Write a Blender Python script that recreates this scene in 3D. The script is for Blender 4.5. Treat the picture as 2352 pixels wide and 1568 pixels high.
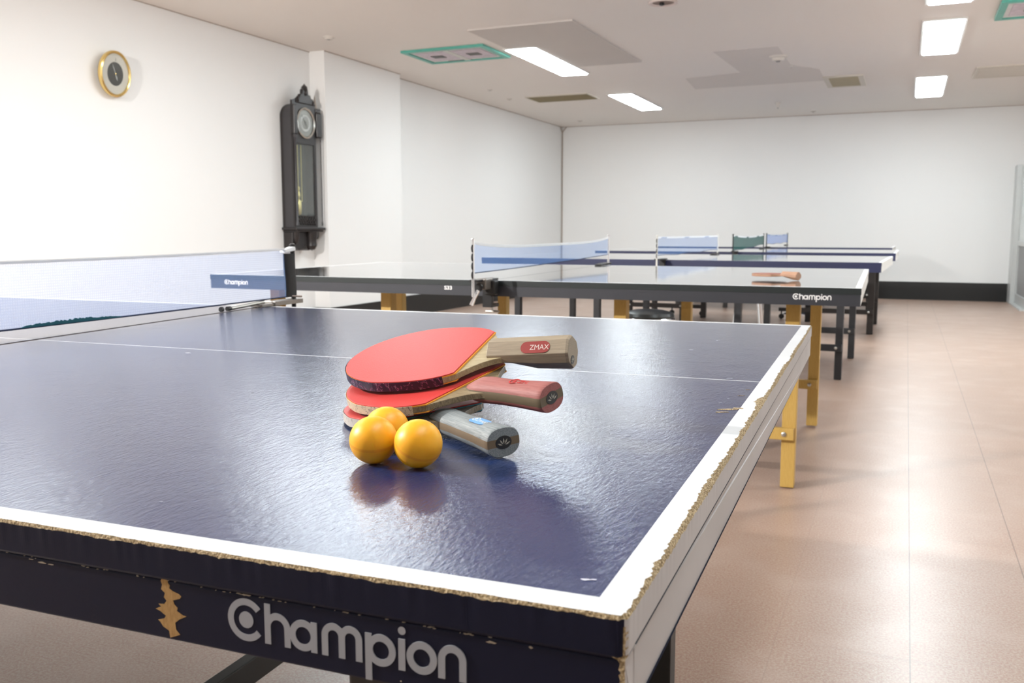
import bpy, math, random
from mathutils import Vector, Matrix, noise

# ------------------------------------------------------------------ scene, camera, world, lights setup
for o in list(bpy.data.objects):
    bpy.data.objects.remove(o)
SC = bpy.context.scene
COL = SC.collection
W, H = 2352, 1568
FPX = 2089.68
CX, CY, CZ, YAW, PITCH, ROLL = 0.1062, -0.4285, 0.9531, 0.3743, -0.1209, -0.0003

def cam_axes():
    sy, cy = math.sin(YAW), math.cos(YAW)
    f0 = Vector((-sy, cy, 0)); r0 = Vector((cy, sy, 0)); u0 = Vector((0, 0, 1))
    f = f0*math.cos(PITCH)+u0*math.sin(PITCH); u = u0*math.cos(PITCH)-f0*math.sin(PITCH)
    r = r0*math.cos(ROLL)+u*math.sin(ROLL); u2 = u*math.cos(ROLL)-r0*math.sin(ROLL)
    return r, u2, f
_r, _u, _f = cam_axes()
cam = bpy.data.cameras.new('camera')
cam.sensor_width = 36.0
cam.lens = FPX/W*36.0
cam.clip_start = 0.02; cam.clip_end = 100
cam.dof.use_dof = True
cam.dof.focus_distance = 0.92
cam.dof.aperture_fstop = 16.0
co = bpy.data.objects.new('camera', cam); COL.objects.link(co)
co.matrix_world = Matrix(((_r.x, _u.x, -_f.x, CX), (_r.y, _u.y, -_f.y, CY), (_r.z, _u.z, -_f.z, CZ), (0, 0, 0, 1)))
SC.camera = co

SC.view_settings.view_transform = 'Standard'
SC.view_settings.look = 'None'
SC.view_settings.gamma = 1.0
SC.view_settings.use_curve_mapping = False
SC.view_settings.exposure = 0.57
LAMP_STRENGTH = 22.0
wd = bpy.data.worlds.new('world'); SC.world = wd; wd.use_nodes = True
wd.node_tree.nodes['Background'].inputs[0].default_value = (0.9, 0.93, 1, 1)
wd.node_tree.nodes['Background'].inputs[1].default_value = 0.02
SC.cycles.max_bounces = 7
SC.cycles.diffuse_bounces = 4
SC.cycles.transparent_max_bounces = 12
SC.cycles.adaptive_threshold = 0.03
SC.cycles.sample_clamp_indirect = 6.0

# ------------------------------------------------------------------ room coordinates (the room is turned a little against the front table)
TH = -0.0326
CT, ST = math.cos(TH), math.sin(TH)
def room(a, b, z=0.0):
    return Vector((CT*a-ST*b, ST*a+CT*b, z))

# ------------------------------------------------------------------ materials
MATS = {}
def new_mat(name):
    m = bpy.data.materials.new(name); m.use_nodes = True
    nt = m.node_tree
    b = nt.nodes['Principled BSDF']
    return m, nt, b
def N(nt, t, **kw):
    n = nt.nodes.new(t)
    for k, v in kw.items():
        if k.startswith('i_'):
            n.inputs[k[2:].replace('_', ' ')].default_value = v
        else:
            setattr(n, k, v)
    return n
def c4(c): return (c[0], c[1], c[2], 1.0)
def plain(name, col, rough=0.5, metal=0.0, var=0.06, scale=18.0, bump=0.0, bscale=200.0, spec=0.5, coat=0.0, trans=0.0):
    """simple procedural surface: base colour gently varied by noise, optional fine bump"""
    if name in MATS: return MATS[name]
    m, nt, b = new_mat(name)
    tc = N(nt, 'ShaderNodeTexCoord')
    nz = N(nt, 'ShaderNodeTexNoise'); nz.inputs['Scale'].default_value = scale; nz.inputs['Detail'].default_value = 4
    nt.links.new(tc.outputs['Object'], nz.inputs['Vector'])
    mx = N(nt, 'ShaderNodeMix', data_type='RGBA')
    mx.inputs[6].default_value = c4([max(0, v*(1-var)) for v in col]); mx.inputs[7].default_value = c4([min(1, v*(1+var)) for v in col])
    nt.links.new(nz.outputs['Fac'], mx.inputs[0]); nt.links.new(mx.outputs[2], b.inputs['Base Color'])
    b.inputs['Roughness'].default_value = rough; b.inputs['Metallic'].default_value = metal
    b.inputs['Specular IOR Level'].default_value = spec; b.inputs['Coat Weight'].default_value = coat
    b.inputs['Transmission Weight'].default_value = trans
    if bump:
        n2 = N(nt, 'ShaderNodeTexNoise'); n2.inputs['Scale'].default_value = bscale; n2.inputs['Detail'].default_value = 3
        nt.links.new(tc.outputs['Object'], n2.inputs['Vector'])
        bp = N(nt, 'ShaderNodeBump'); bp.inputs['Strength'].default_value = bump; bp.inputs['Distance'].default_value = 0.002
        nt.links.new(n2.outputs['Fac'], bp.inputs['Height']); nt.links.new(bp.outputs['Normal'], b.inputs['Normal'])
    MATS[name] = m
    return m

def ramp(nt, fac, stops, interp='LINEAR'):
    r = N(nt, 'ShaderNodeValToRGB'); r.color_ramp.interpolation = interp
    e = r.color_ramp.elements
    while len(e) < len(stops): e.new(0.5)
    for i, (p, c) in enumerate(stops):
        e[i].position = p; e[i].color = c4(c) if hasattr(c, '__len__') else (c, c, c, 1)
    nt.links.new(fac, r.inputs[0]); return r
def mixc(nt, fac, a, b):
    m = N(nt, 'ShaderNodeMix', data_type='RGBA')
    for s, v in ((0, fac), (6, a), (7, b)):
        if hasattr(v, 'links'): nt.links.new(v, m.inputs[s])
        elif s == 0: m.inputs[0].default_value = v
        else: m.inputs[s].default_value = c4(v)
    return m.outputs[2]
def math_(nt, op, a, b=None, c=None):
    n = N(nt, 'ShaderNodeMath', operation=op)
    for i, v in enumerate((a, b, c)):
        if v is None: continue
        if hasattr(v, 'links'): nt.links.new(v, n.inputs[i])
        else: n.inputs[i].default_value = v
    return n.outputs[0]

def gloss_top(name, col, rough=0.22, bump=0.25, speck=True, spec=0.5, coat=0.0):
    """lacquered play surface: fine orange-peel and scratches, tiny pale nicks"""
    m, nt, b = new_mat(name)
    tc = N(nt, 'ShaderNodeTexCoord')
    n1 = N(nt, 'ShaderNodeTexNoise'); n1.inputs['Scale'].default_value = 260; n1.inputs['Detail'].default_value = 5; n1.inputs['Roughness'].default_value = 0.65
    mp = N(nt, 'ShaderNodeMapping'); mp.inputs['Rotation'].default_value = (0, 0, 0.9); mp.inputs['Scale'].default_value = (1.0, 0.35, 1)
    nt.links.new(tc.outputs['Object'], mp.inputs[0]); nt.links.new(mp.outputs[0], n1.inputs['Vector'])
    n3 = N(nt, 'ShaderNodeTexNoise'); n3.inputs['Scale'].default_value = 14; n3.inputs['Detail'].default_value = 3
    nt.links.new(tc.outputs['Object'], n3.inputs['Vector'])
    n4 = N(nt, 'ShaderNodeTexNoise'); n4.inputs['Scale'].default_value = 3.0; n4.inputs['Detail'].default_value = 6
    nt.links.new(tc.outputs['Object'], n4.inputs['Vector'])
    hsum = math_(nt, 'ADD', n1.outputs['Fac'], math_(nt, 'MULTIPLY', n3.outputs['Fac'], 1.2))
    bp = N(nt, 'ShaderNodeBump'); bp.inputs['Strength'].default_value = bump; bp.inputs['Distance'].default_value = 0.0012
    nt.links.new(hsum, bp.inputs['Height']); nt.links.new(bp.outputs['Normal'], b.inputs['Normal'])
    rr = N(nt, 'ShaderNodeMapRange'); rr.inputs[1].default_value = 0.3; rr.inputs[2].default_value = 0.7
    rr.inputs[3].default_value = rough*0.85; rr.inputs[4].default_value = rough*1.25
    nt.links.new(n4.outputs['Fac'], rr.inputs[0]); nt.links.new(rr.outputs[0], b.inputs['Roughness'])
    base = mixc(nt, n4.outputs['Fac'], [v*0.88 for v in col], [min(1, v*1.12) for v in col])
    if speck:
        vo = N(nt, 'ShaderNodeTexVoronoi'); vo.inputs['Scale'].default_value = 26; vo.inputs['Randomness'].default_value = 1
        nt.links.new(tc.outputs['Object'], vo.inputs['Vector'])
        sz = N(nt, 'ShaderNodeSeparateColor'); nt.links.new(vo.outputs['Color'], sz.inputs[0])
        lim = math_(nt, 'MULTIPLY', math_(nt, 'POWER', sz.outputs[0], 9.0), 0.075)
        spk = math_(nt, 'LESS_THAN', vo.outputs['Distance'], lim)
        base = mixc(nt, math_(nt, 'MULTIPLY', spk, 0.5), base, (0.75, 0.76, 0.8))
    nt.links.new(base, b.inputs['Base Color'])
    b.inputs['Specular IOR Level'].default_value = spec
    b.inputs['Coat Weight'].default_value = coat; b.inputs['Coat Roughness'].default_value = rough*0.8
    nt.links.new(bp.outputs['Normal'], b.inputs['Coat Normal'])
    MATS[name] = m
    return m

def fibre(name='raw_fibreboard'):
    if name in MATS: return MATS[name]
    m, nt, b = new_mat(name)
    tc = N(nt, 'ShaderNodeTexCoord')
    n1 = N(nt, 'ShaderNodeTexNoise'); n1.inputs['Scale'].default_value = 700; n1.inputs['Detail'].default_value = 4
    nt.links.new(tc.outputs['Object'], n1.inputs['Vector'])
    r = ramp(nt, n1.outputs['Fac'], [(0.32, (0.10, 0.065, 0.03)), (0.5, (0.34, 0.24, 0.12)), (0.68, (0.62, 0.5, 0.32))])
    nt.links.new(r.outputs[0], b.inputs['Base Color']); b.inputs['Roughness'].default_value = 0.85
    bp = N(nt, 'ShaderNodeBump'); bp.inputs['Strength'].default_value = 0.9; bp.inputs['Distance'].default_value = 0.001
    nt.links.new(n1.outputs['Fac'], bp.inputs['Height']); nt.links.new(bp.outputs['Normal'], b.inputs['Normal'])
    MATS[name] = m; return m

def worn_paint(name, col, chip=(0.42, 0.30, 0.16), amount=0.3, rough=0.45, streak=(1, 1, 1), spec=0.5):
    """painted edge with small chips and smudges"""
    m, nt, b = new_mat(name)
    tc = N(nt, 'ShaderNodeTexCoord')
    mp = N(nt, 'ShaderNodeMapping'); mp.inputs['Scale'].default_value = streak
    nt.links.new(tc.outputs['Object'], mp.inputs[0])
    n1 = N(nt, 'ShaderNodeTexNoise'); n1.inputs['Scale'].default_value = 60; n1.inputs['Detail'].default_value = 8; n1.inputs['Roughness'].default_value = 0.7
    nt.links.new(mp.outputs[0], n1.inputs['Vector'])
    n2 = N(nt, 'ShaderNodeTexNoise'); n2.inputs['Scale'].default_value = 7; n2.inputs['Detail'].default_value = 4
    nt.links.new(tc.outputs['Object'], n2.inputs['Vector'])
    base = mixc(nt, n2.outputs['Fac'], [v*0.86 for v in col], [min(1, v*1.1) for v in col])
    msk = ramp(nt, n1.outputs['Fac'], [(0.79-amount*0.1, 0.0), (0.81-amount*0.1, 1.0)])
    nt.links.new(mixc(nt, msk.outputs[0], base, chip), b.inputs['Base Color'])
    b.inputs['Roughness'].default_value = rough; b.inputs['Specular IOR Level'].default_value = spec
    bp = N(nt, 'ShaderNodeBump'); bp.inputs['Strength'].default_value = 0.15; bp.inputs['Distance'].default_value = 0.001
    nt.links.new(n1.outputs['Fac'], bp.inputs['Height']); nt.links.new(bp.outputs['Normal'], b.inputs['Normal'])
    MATS[name] = m; return m

def wall_mat(name, col, stain=0.05):
    m, nt, b = new_mat(name)
    tc = N(nt, 'ShaderNodeTexCoord')
    n1 = N(nt, 'ShaderNodeTexNoise'); n1.inputs['Scale'].default_value = 0.5; n1.inputs['Detail'].default_value = 5
    nt.links.new(tc.outputs['Object'], n1.inputs['Vector'])
    n2 = N(nt, 'ShaderNodeTexNoise'); n2.inputs['Scale'].default_value = 320; n2.inputs['Detail'].default_value = 2
    nt.links.new(tc.outputs['Object'], n2.inputs['Vector'])
    nt.links.new(mixc(nt, n1.outputs['Fac'], [v*(1-stain) for v in col], col), b.inputs['Base Color'])
    bp = N(nt, 'ShaderNodeBump'); bp.inputs['Strength'].default_value = 0.06; bp.inputs['Distance'].default_value = 0.002
    nt.links.new(n2.outputs['Fac'], bp.inputs['Height']); nt.links.new(bp.outputs['Normal'], b.inputs['Normal'])
    b.inputs['Roughness'].default_value = 0.8; b.inputs['Specular IOR Level'].default_value = 0.2
    MATS[name] = m; return m

def floor_mat():
    """worn glossy sheet flooring, terracotta pink with fine speckle, scuffs and long seams"""
    m, nt, b = new_mat('vinyl_floor')
    tc = N(nt, 'ShaderNodeTexCoord')
    V = tc.outputs['Object']
    def nz(scale, det=4, rough=0.5, vec=V):
        n = N(nt, 'ShaderNodeTexNoise'); n.inputs['Scale'].default_value = scale; n.inputs['Detail'].default_value = det; n.inputs['Roughness'].default_value = rough
        nt.links.new(vec, n.inputs['Vector']); return n.outputs['Fac']
    base = mixc(nt, nz(0.9, 3), (0.36, 0.20, 0.145), (0.42, 0.275, 0.21))
    base = mixc(nt, ramp(nt, nz(160, 3, 0.8), [(0.42, 0.0), (0.62, 1.0)]).outputs[0], base, (0.49, 0.39, 0.31))
    base = mixc(nt, ramp(nt, nz(240, 2, 0.8), [(0.58, 0.0), (0.72, 0.7)]).outputs[0], base, (0.22, 0.10, 0.07))
    # pale dusty scuffs
    base = mixc(nt, ramp(nt, nz(4.5, 5, 0.5), [(0.5, 0.0), (0.8, 0.35)]).outputs[0], base, (0.62, 0.50, 0.43))
    mp = N(nt, 'ShaderNodeMapping'); mp.inputs['Rotation'].default_value = (0, 0, 0.5); mp.inputs['Scale'].default_value = (1.5, 22, 1)
    nt.links.new(V, mp.inputs[0])
    base = mixc(nt, ramp(nt, nz(1.6, 4, 0.5, mp.outputs[0]), [(0.60, 0.0), (0.85, 0.25)]).outputs[0], base, (0.20, 0.13, 0.10))
    # sheet seams every 0.29 m, every third one open and dark
    sx = N(nt, 'ShaderNodeSeparateXYZ'); nt.links.new(V, sx.inputs[0])
    def seam(coord, off, period, width):
        t = math_(nt, 'ADD', coord, off + 100*period)
        md = math_(nt, 'MODULO', t, period)
        d = math_(nt, 'ABSOLUTE', math_(nt, 'SUBTRACT', md, period/2))
        return math_(nt, 'LESS_THAN', d, width)
    s1 = seam(sx.outputs[0], -0.172+0.1455, 0.291, 0.0013)
    s2 = seam(sx.outputs[1], 0.1, 0.915, 0.0008)
    base = mixc(nt, math_(nt, 'MULTIPLY', s1, math_(nt, 'ADD', math_(nt, 'MULTIPLY', math_(nt, 'GREATER_THAN', sx.outputs[0], 0.1), math_(nt, 'MULTIPLY', math_(nt, 'LESS_THAN', sx.outputs[0], 0.5), 0.6)), 0.13)), base, (0.10, 0.065, 0.05))
    base = mixc(nt, math_(nt, 'MULTIPLY', s2, 0.1), base, (0.15, 0.09, 0.07))
    nt.links.new(base, b.inputs['Base Color'])
    rr = N(nt, 'ShaderNodeMapRange'); rr.inputs[3].default_value = 0.26; rr.inputs[4].default_value = 0.42
    nt.links.new(nz(2.4, 2, 0.5), rr.inputs[0]); nt.links.new(rr.outputs[0], b.inputs['Roughness'])
    b.inputs['Specular IOR Level'].default_value = 0.62
    bp = N(nt, 'ShaderNodeBump'); bp.inputs['Strength'].default_value = 0.22; bp.inputs['Distance'].default_value = 0.006
    hs = math_(nt, 'ADD', nz(5, 3), math_(nt, 'MULTIPLY', nz(60, 3), 0.15))
    nt.links.new(hs, bp.inputs['Height']); nt.links.new(bp.outputs['Normal'], b.inputs['Normal'])
    MATS['vinyl_floor'] = m; return m

def net_mat(name, col, cover):
    """woven net cloth too fine to resolve: part thread, part gap"""
    m, nt, b = new_mat(name)
    out = nt.nodes['Material Output']
    nt.nodes.remove(b)
    d = N(nt, 'ShaderNodeBsdfDiffuse'); d.inputs[0].default_value = c4(col)
    t = N(nt, 'ShaderNodeBsdfTranslucent'); t.inputs[0].default_value = c4(col)
    a = N(nt, 'ShaderNodeMixShader'); a.inputs[0].default_value = 0.5
    nt.links.new(d.outputs[0], a.inputs[1]); nt.links.new(t.outputs[0], a.inputs[2])
    tr = N(nt, 'ShaderNodeBsdfTransparent')
    tc = N(nt, 'ShaderNodeTexCoord')
    mp = N(nt, 'ShaderNodeMapping'); mp.inputs['Scale'].default_value = (1, 1, 1)
    nt.links.new(tc.outputs['Object'], mp.inputs[0])
    wv = N(nt, 'ShaderNodeTexWave', wave_type='BANDS', bands_direction='Y'); wv.inputs['Scale'].default_value = 62
    wz = N(nt, 'ShaderNodeTexWave', wave_type='BANDS', bands_direction='Z'); wz.inputs['Scale'].default_value = 62
    nt.links.new(mp.outputs[0], wv.inputs['Vector']); nt.links.new(mp.outputs[0], wz.inputs['Vector'])
    mxw = math_(nt, 'MAXIMUM', wv.outputs['Fac'], wz.outputs['Fac'])
    fac = math_(nt, 'ADD', math_(nt, 'MULTIPLY', mxw, 0.22), cover-0.14)
    mx = N(nt, 'ShaderNodeMixShader'); nt.links.new(fac, mx.inputs[0])
    nt.links.new(tr.outputs[0], mx.inputs[1]); nt.links.new(a.outputs[0], mx.inputs[2])
    nt.links.new(mx.outputs[0], out.inputs['Surface'])
    MATS[name] = m; return m

def wood_mat(name, c1, c2, scale=(6, 60, 60), rough=0.5, core=None, corez=0.003):
    """grain running along local X; optional darker ply core band around local z = 0"""
    m, nt, b = new_mat(name)
    tc = N(nt, 'ShaderNodeTexCoord')
    mp = N(nt, 'ShaderNodeMapping'); mp.inputs['Scale'].default_value = scale
    nt.links.new(tc.outputs['Object'], mp.inputs[0])
    n1 = N(nt, 'ShaderNodeTexNoise'); n1.inputs['Scale'].default_value = 9; n1.inputs['Detail'].default_value = 6; n1.inputs['Roughness'].default_value = 0.65
    nt.links.new(mp.outputs[0], n1.inputs['Vector'])
    col = ramp(nt, n1.outputs['Fac'], [(0.35, c1), (0.65, c2)]).outputs[0]
    if core:
        s = N(nt, 'ShaderNodeSeparateXYZ'); nt.links.new(tc.outputs['Object'], s.inputs[0])
        k = math_(nt, 'LESS_THAN', math_(nt, 'ABSOLUTE', s.outputs[2]), corez)
        col = mixc(nt, k, col, core)
    nt.links.new(col, b.inputs['Base Color']); b.inputs['Roughness'].default_value = rough
    bp = N(nt, 'ShaderNodeBump'); bp.inputs['Strength'].default_value = 0.2; bp.inputs['Distance'].default_value = 0.0006
    nt.links.new(n1.outputs['Fac'], bp.inputs['Height']); nt.links.new(bp.outputs['Normal'], b.inputs['Normal'])
    MATS[name] = m; return m

def tape_mat(name, c1, c2, c3):
    m, nt, b = new_mat(name)
    tc = N(nt, 'ShaderNodeTexCoord')
    n1 = N(nt, 'ShaderNodeTexNoise'); n1.inputs['Scale'].default_value = 95; n1.inputs['Detail'].default_value = 3; n1.inputs['Distortion'].default_value = 2.5
    nt.links.new(tc.outputs['Object'], n1.inputs['Vector'])
    col = ramp(nt, n1.outputs['Fac'], [(0.40, c1), (0.56, c1), (0.585, c2), (0.61, c1), (0.66, c1), (0.68, c3), (0.72, c1)]).outputs[0]
    nt.links.new(col, b.inputs['Base Color']); b.inputs['Roughness'].default_value = 0.45
    MATS[name] = m; return m

def emit_mat(name, col, s):
    m, nt, b = new_mat(name)
    b.inputs['Base Color'].default_value = (0.9, 0.9, 0.9, 1)
    b.inputs['Emission Color'].default_value = c4(col); b.inputs['Emission Strength'].default_value = s
    MATS[name] = m; return m

# ------------------------------------------------------------------ mesh builder
class MB:
    def __init__(s): s.v = []; s.f = []; s.m = []
    def add(s, vs, fs, mi=0):
        o = len(s.v); s.v += [tuple(v) for v in vs]
        for f in fs: s.f.append([i+o for i in f]); s.m.append(mi)
        return s
    def box(s, x0, x1, y0, y1, z0, z1, mi=0):
        vs = [(x, y, z) for x in (x0, x1) for y in (y0, y1) for z in (z0, z1)]
        return s.add(vs, [(0, 1, 3, 2), (4, 6, 7, 5), (0, 4, 5, 1), (2, 3, 7, 6), (0, 2, 6, 4), (1, 5, 7, 3)], mi)
    def prism(s, poly, axis, a0, a1, mi=0):
        """poly: 2-D outline in the two other axes (cyclic order), extruded along axis from a0 to a1"""
        n = len(poly)
        def P(p, a):
            return (a, p[0], p[1]) if axis == 0 else (p[0], a, p[1]) if axis == 1 else (p[0], p[1], a)
        vs = [P(p, a0) for p in poly]+[P(p, a1) for p in poly]
        fs = [tuple(range(n))[::-1], tuple(range(n, 2*n))]+[(i, (i+1) % n, (i+1) % n+n, i+n) for i in range(n)]
        return s.add(vs, fs, mi)
    def tube(s, path, r, n=10, mi=0, cap=True, closed=False):
        path = [Vector(p) for p in path]; k = len(path)
        rs = r if hasattr(r, '__len__') else [r]*k
        rings = []; prev = None
        for i, p in enumerate(path):
            if closed: t = path[(i+1) % k]-path[i-1]
            else: t = path[min(i+1, k-1)]-path[max(i-1, 0)]
            if t.length < 1e-9: t = Vector((0, 0, 1))
            t.normalize()
            if prev is None:
                a = Vector((0, 0, 1)) if abs(t.z) < 0.9 else Vector((1, 0, 0))
            else: a = prev
            nn = (a-t*a.dot(t)).normalized(); bb = t.cross(nn); prev = nn
            rings.append([p+(nn*math.cos(q)+bb*math.sin(q))*rs[i] for q in [2*math.pi*j/n for j in range(n)]])
        vs = [v for rg in rings for v in rg]
        fs = []
        for i in range(k if closed else k-1):
            i2 = (i+1) % k
            for j in range(n): fs.append((i*n+j, i*n+(j+1) % n, i2*n+(j+1) % n, i2*n+j))
        if cap and not closed: fs += [tuple(range(n))[::-1], tuple(range((k-1)*n, k*n))]
        return s.add(vs, fs, mi)
    def lathe(s, prof, o=(0, 0, 0), axis=2, n=32, mi=0, cap=True):
        """prof: (radius, height) pairs turned about an axis through o"""
        vs = []
        for r, h in prof:
            for j in range(n):
                q = 2*math.pi*j/n; x, y = r*math.cos(q), r*math.sin(q)
                p = (x, y, h) if axis == 2 else (h, x, y) if axis == 0 else (x, h, y)
                vs.append((p[0]+o[0], p[1]+o[1], p[2]+o[2]))
        fs = []
        for i in range(len(prof)-1):
            for j in range(n): fs.append((i*n+j, i*n+(j+1) % n, (i+1)*n+(j+1) % n, (i+1)*n+j))
        if cap:
            if prof[0][0] > 1e-6: fs.append(tuple(range(n))[::-1])
            if prof[-1][0] > 1e-6: fs.append(tuple(range((len(prof)-1)*n, len(prof)*n)))
        return s.add(vs, fs, mi)
    def loft(s, rings, mi=0, cap=True):
        n = len(rings[0]); vs = [v for r in rings for v in r]; fs = []
        for i in range(len(rings)-1):
            for j in range(n): fs.append((i*n+j, i*n+(j+1) % n, (i+1)*n+(j+1) % n, (i+1)*n+j))
        if cap: fs += [tuple(range(n))[::-1], tuple(range((len(rings)-1)*n, len(rings)*n))]
        return s.add(vs, fs, mi)
    def build(s, name, mats, parent=None, smooth=False, bevel=0.0, seg=2, angle=35, fix=True):
        me = bpy.data.meshes.new(name); me.from_pydata(s.v, [], s.f)
        if not isinstance(mats, (list, tuple)): mats = [mats]
        for m in mats: me.materials.append(m)
        for p, i in zip(me.polygons, s.m): p.material_index = i; p.use_smooth = smooth
        me.validate(); me.update()
        if fix:
            import bmesh
            bm = bmesh.new(); bm.from_mesh(me); bmesh.ops.remove_doubles(bm, verts=bm.verts, dist=1e-6)
            bmesh.ops.recalc_face_normals(bm, faces=bm.faces); bm.to_mesh(me); bm.free()
        if smooth:
            try: me.set_sharp_from_angle(angle=math.radians(angle))
            except Exception: pass
        o = bpy.data.objects.new(name, me); COL.objects.link(o)
        if parent is not None: o.parent = parent
        if bevel > 0:
            bv = o.modifiers.new('edge', 'BEVEL'); bv.width = bevel; bv.segments = seg; bv.limit_method = 'ANGLE'; bv.angle_limit = math.radians(40)
        return o

def tag(o, label=None, cat=None, group=None, kind=None):
    if label: o['label'] = label
    if cat: o['category'] = cat
    if group: o['group'] = group
    if kind: o['kind'] = kind
    return o
def thing(name, label, cat, loc=(0, 0, 0), rz=0.0, group=None, mat=None):
    o = bpy.data.objects.new(name, None); COL.objects.link(o); o.empty_display_size = 0.1
    if mat is not None: o.matrix_world = mat
    else: o.location = loc; o.rotation_euler = (0, 0, rz)
    return tag(o, label, cat, group)
def copy_tree(o, parent=None):
    c = o.copy(); COL.objects.link(c)
    if parent is not None: c.parent = parent; c.matrix_parent_inverse = Matrix()
    for ch in list(o.children): copy_tree(ch, c)
    return c
def text_mesh(body, size, mat, name, parent, loc, rot, depth=0.0002, sx=1.0, align='LEFT', shear=0.0, offset=0.0):
    cu = bpy.data.curves.new(name, 'FONT'); cu.body = body; cu.size = size; cu.extrude = depth; cu.align_x = align; cu.shear = shear; cu.offset = offset
    tmp = bpy.data.objects.new('tmp', cu); COL.objects.link(tmp)
    dg = bpy.context.evaluated_depsgraph_get(); dg.update()
    me = bpy.data.meshes.new_from_object(tmp.evaluated_get(dg)); me.name = name
    bpy.data.objects.remove(tmp)
    me.materials.clear(); me.materials.append(mat)
    o = bpy.data.objects.new(name, me); COL.objects.link(o); o.parent = parent
    o.location = loc; o.rotation_euler = rot; o.scale = (sx, 1, 1)
    return o

# ------------------------------------------------------------------ common materials
M_wall = wall_mat('wall_paint', (0.86, 0.855, 0.845), 0.03)
M_ceil = wall_mat('ceiling_paint', (0.86, 0.82, 0.775), 0.05)
M_black = plain('black_base', (0.008, 0.008, 0.008), 0.45)
M_floor = floor_mat()
M_lamp = emit_mat('lamp_diffuser', (0.87, 0.965, 1.0), LAMP_STRENGTH)
M_lamp2 = emit_mat('bright_lamp_diffuser', (0.90, 0.97, 1.0), LAMP_STRENGTH*1.2)
M_trim = plain('white_metal_trim', (0.75, 0.74, 0.71), 0.4)
M_chrome = plain('chrome', (0.85, 0.85, 0.86), 0.12, 1.0, 0.02)
M_steel = plain('dull_steel', (0.50, 0.49, 0.46), 0.3, 1.0, 0.05)
M_blk = plain('black_metal', (0.012, 0.012, 0.013), 0.35)
M_fib = fibre()

# ------------------------------------------------------------------ structure
RZ = Matrix.Rotation(TH, 4, 'Z')
CH = 2.591
L0, LR, BK = -5.02, -4.995, 13.454
AR, BN = 3.1, -3.4     # right wall and the wall behind the camera
def st(mb, name, mat, **kw):
    o = mb.build(name, mat, **kw); o.matrix_world = RZ; o['kind'] = 'structure'; return o
st(MB().box(L0-0.2, AR+0.2, BN-0.2, BK+0.2, -0.1, 0), 'floor', M_floor)
st(MB().box(L0-0.2, AR+0.2, BN-0.2, BK+0.2, CH, CH+0.12), 'ceiling', M_ceil)
st(MB().box(L0-0.2, L0, BN, 8.14, 0, CH).box(L0-0.2, LR, 8.14, BK, 0, CH), 'wall_left', M_wall)
st(MB().box(L0-0.2, AR+0.2, BK, BK+0.2, 0, CH), 'wall_back', M_wall)
st(MB().box(AR, AR+0.2, BN, BK, 0, CH), 'wall_right', M_wall)
st(MB().box(L0-0.2, AR+0.2, BN-0.2, BN, 0, CH), 'wall_front', M_wall)
st(MB().box(L0, -4.855, 6.775, 8.14, 0, CH), 'trim_1', M_wall)           # shallow pilaster
tb = 0.012
st(MB().box(LR, LR+tb, 8.15, BK-tb, 0, 0.232).box(-4.855, -4.855+tb, 6.775-tb, 8.14, 0, 0.232).box(L0, -4.855, 6.775-tb, 6.775, 0, 0.232)
   .box(L0, L0+tb, BN, 6.775-tb, 0, 0.232), 'baseboard_left', M_black)
st(MB().box(LR, 1.395, BK-tb, BK, 0, 0.248), 'baseboard_back', M_black)
# thin pipe-like caulk bead in the far left corner and along the ceiling
M_bead = plain('caulk_bead', (0.42, 0.36, 0.31), 0.7)
mb = MB()
mb.tube([(LR+0.012, BK-0.012, 0.24), (LR+0.012, BK-0.012, CH-0.08)], 0.010, 6)
mb.tube([(LR+0.012, BK-0.012, CH-0.085), (LR+0.012, BK-0.10, CH-0.004)], 0.008, 6)
mb.tube([(LR+0.012, BK-0.012, CH-0.085), (LR+0.08, BK-0.012, CH-0.004)], 0.008, 6)
st(mb, 'trim_2', M_bead, smooth=True)
mb = MB()
mb.box(LR, AR, BK-0.006, BK, CH-0.006, CH)
mb.box(L0, L0+0.006, BN, 6.775, CH-0.006, CH); mb.box(-4.855, -4.849, 6.775, 8.14, CH-0.006, CH); mb.box(LR, LR+0.006, 8.14, BK, CH-0.006, CH)
st(mb, 'trim_3', M_bead)

# glazed aluminium door and jamb at the right end of the back wall
M_alu = plain('aluminium_frame', (0.60, 0.61, 0.60), 0.4, 0.3, 0.04)
M_frost = plain('frosted_pane', (0.72, 0.75, 0.74), 0.25, 0, 0.03)
M_gpan = plain('grey_panel', (0.27, 0.27, 0.27), 0.5)
r = thing('door_1', None, None, room(1.40, BK-0.02, 0), TH); r['kind'] = 'structure'
MB().box(0.0, 0.05, -0.24, 0.018, 0.0, 1.80).box(0.0, 0.12, -0.30, -0.24, 0.0, 1.80).build('door_jamb', M_alu, r, bevel=0.004)
fr = MB(); Y0, Y1, X0 = -1.5, -0.30, 0.055
fr.box(X0, X0+0.04, Y1-0.07, Y1, 0.02, 1.78); fr.box(X0, X0+0.04, Y0, Y0+0.07, 0.02, 1.78)
for z0, z1 in ((0.02, 0.14), (0.76, 0.83), (1.70, 1.78)): fr.box(X0, X0+0.04, Y0+0.07, Y1-0.07, z0, z1)
fr.build('door_frame', M_alu, r, bevel=0.003)
MB().box(X0+0.014, X0+0.026, Y0+0.07, Y1-0.07, 0.14, 0.76).build('lower_panel', M_gpan, r)
MB().box(X0+0.014, X0+0.026, Y0+0.07, Y1-0.07, 0.83, 1.70).build('glass_pane', M_frost, r)
MB().box(0.0, 0.14, Y0, 0.018, 0.0, 0.018).build('door_track', M_alu, r)
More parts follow.
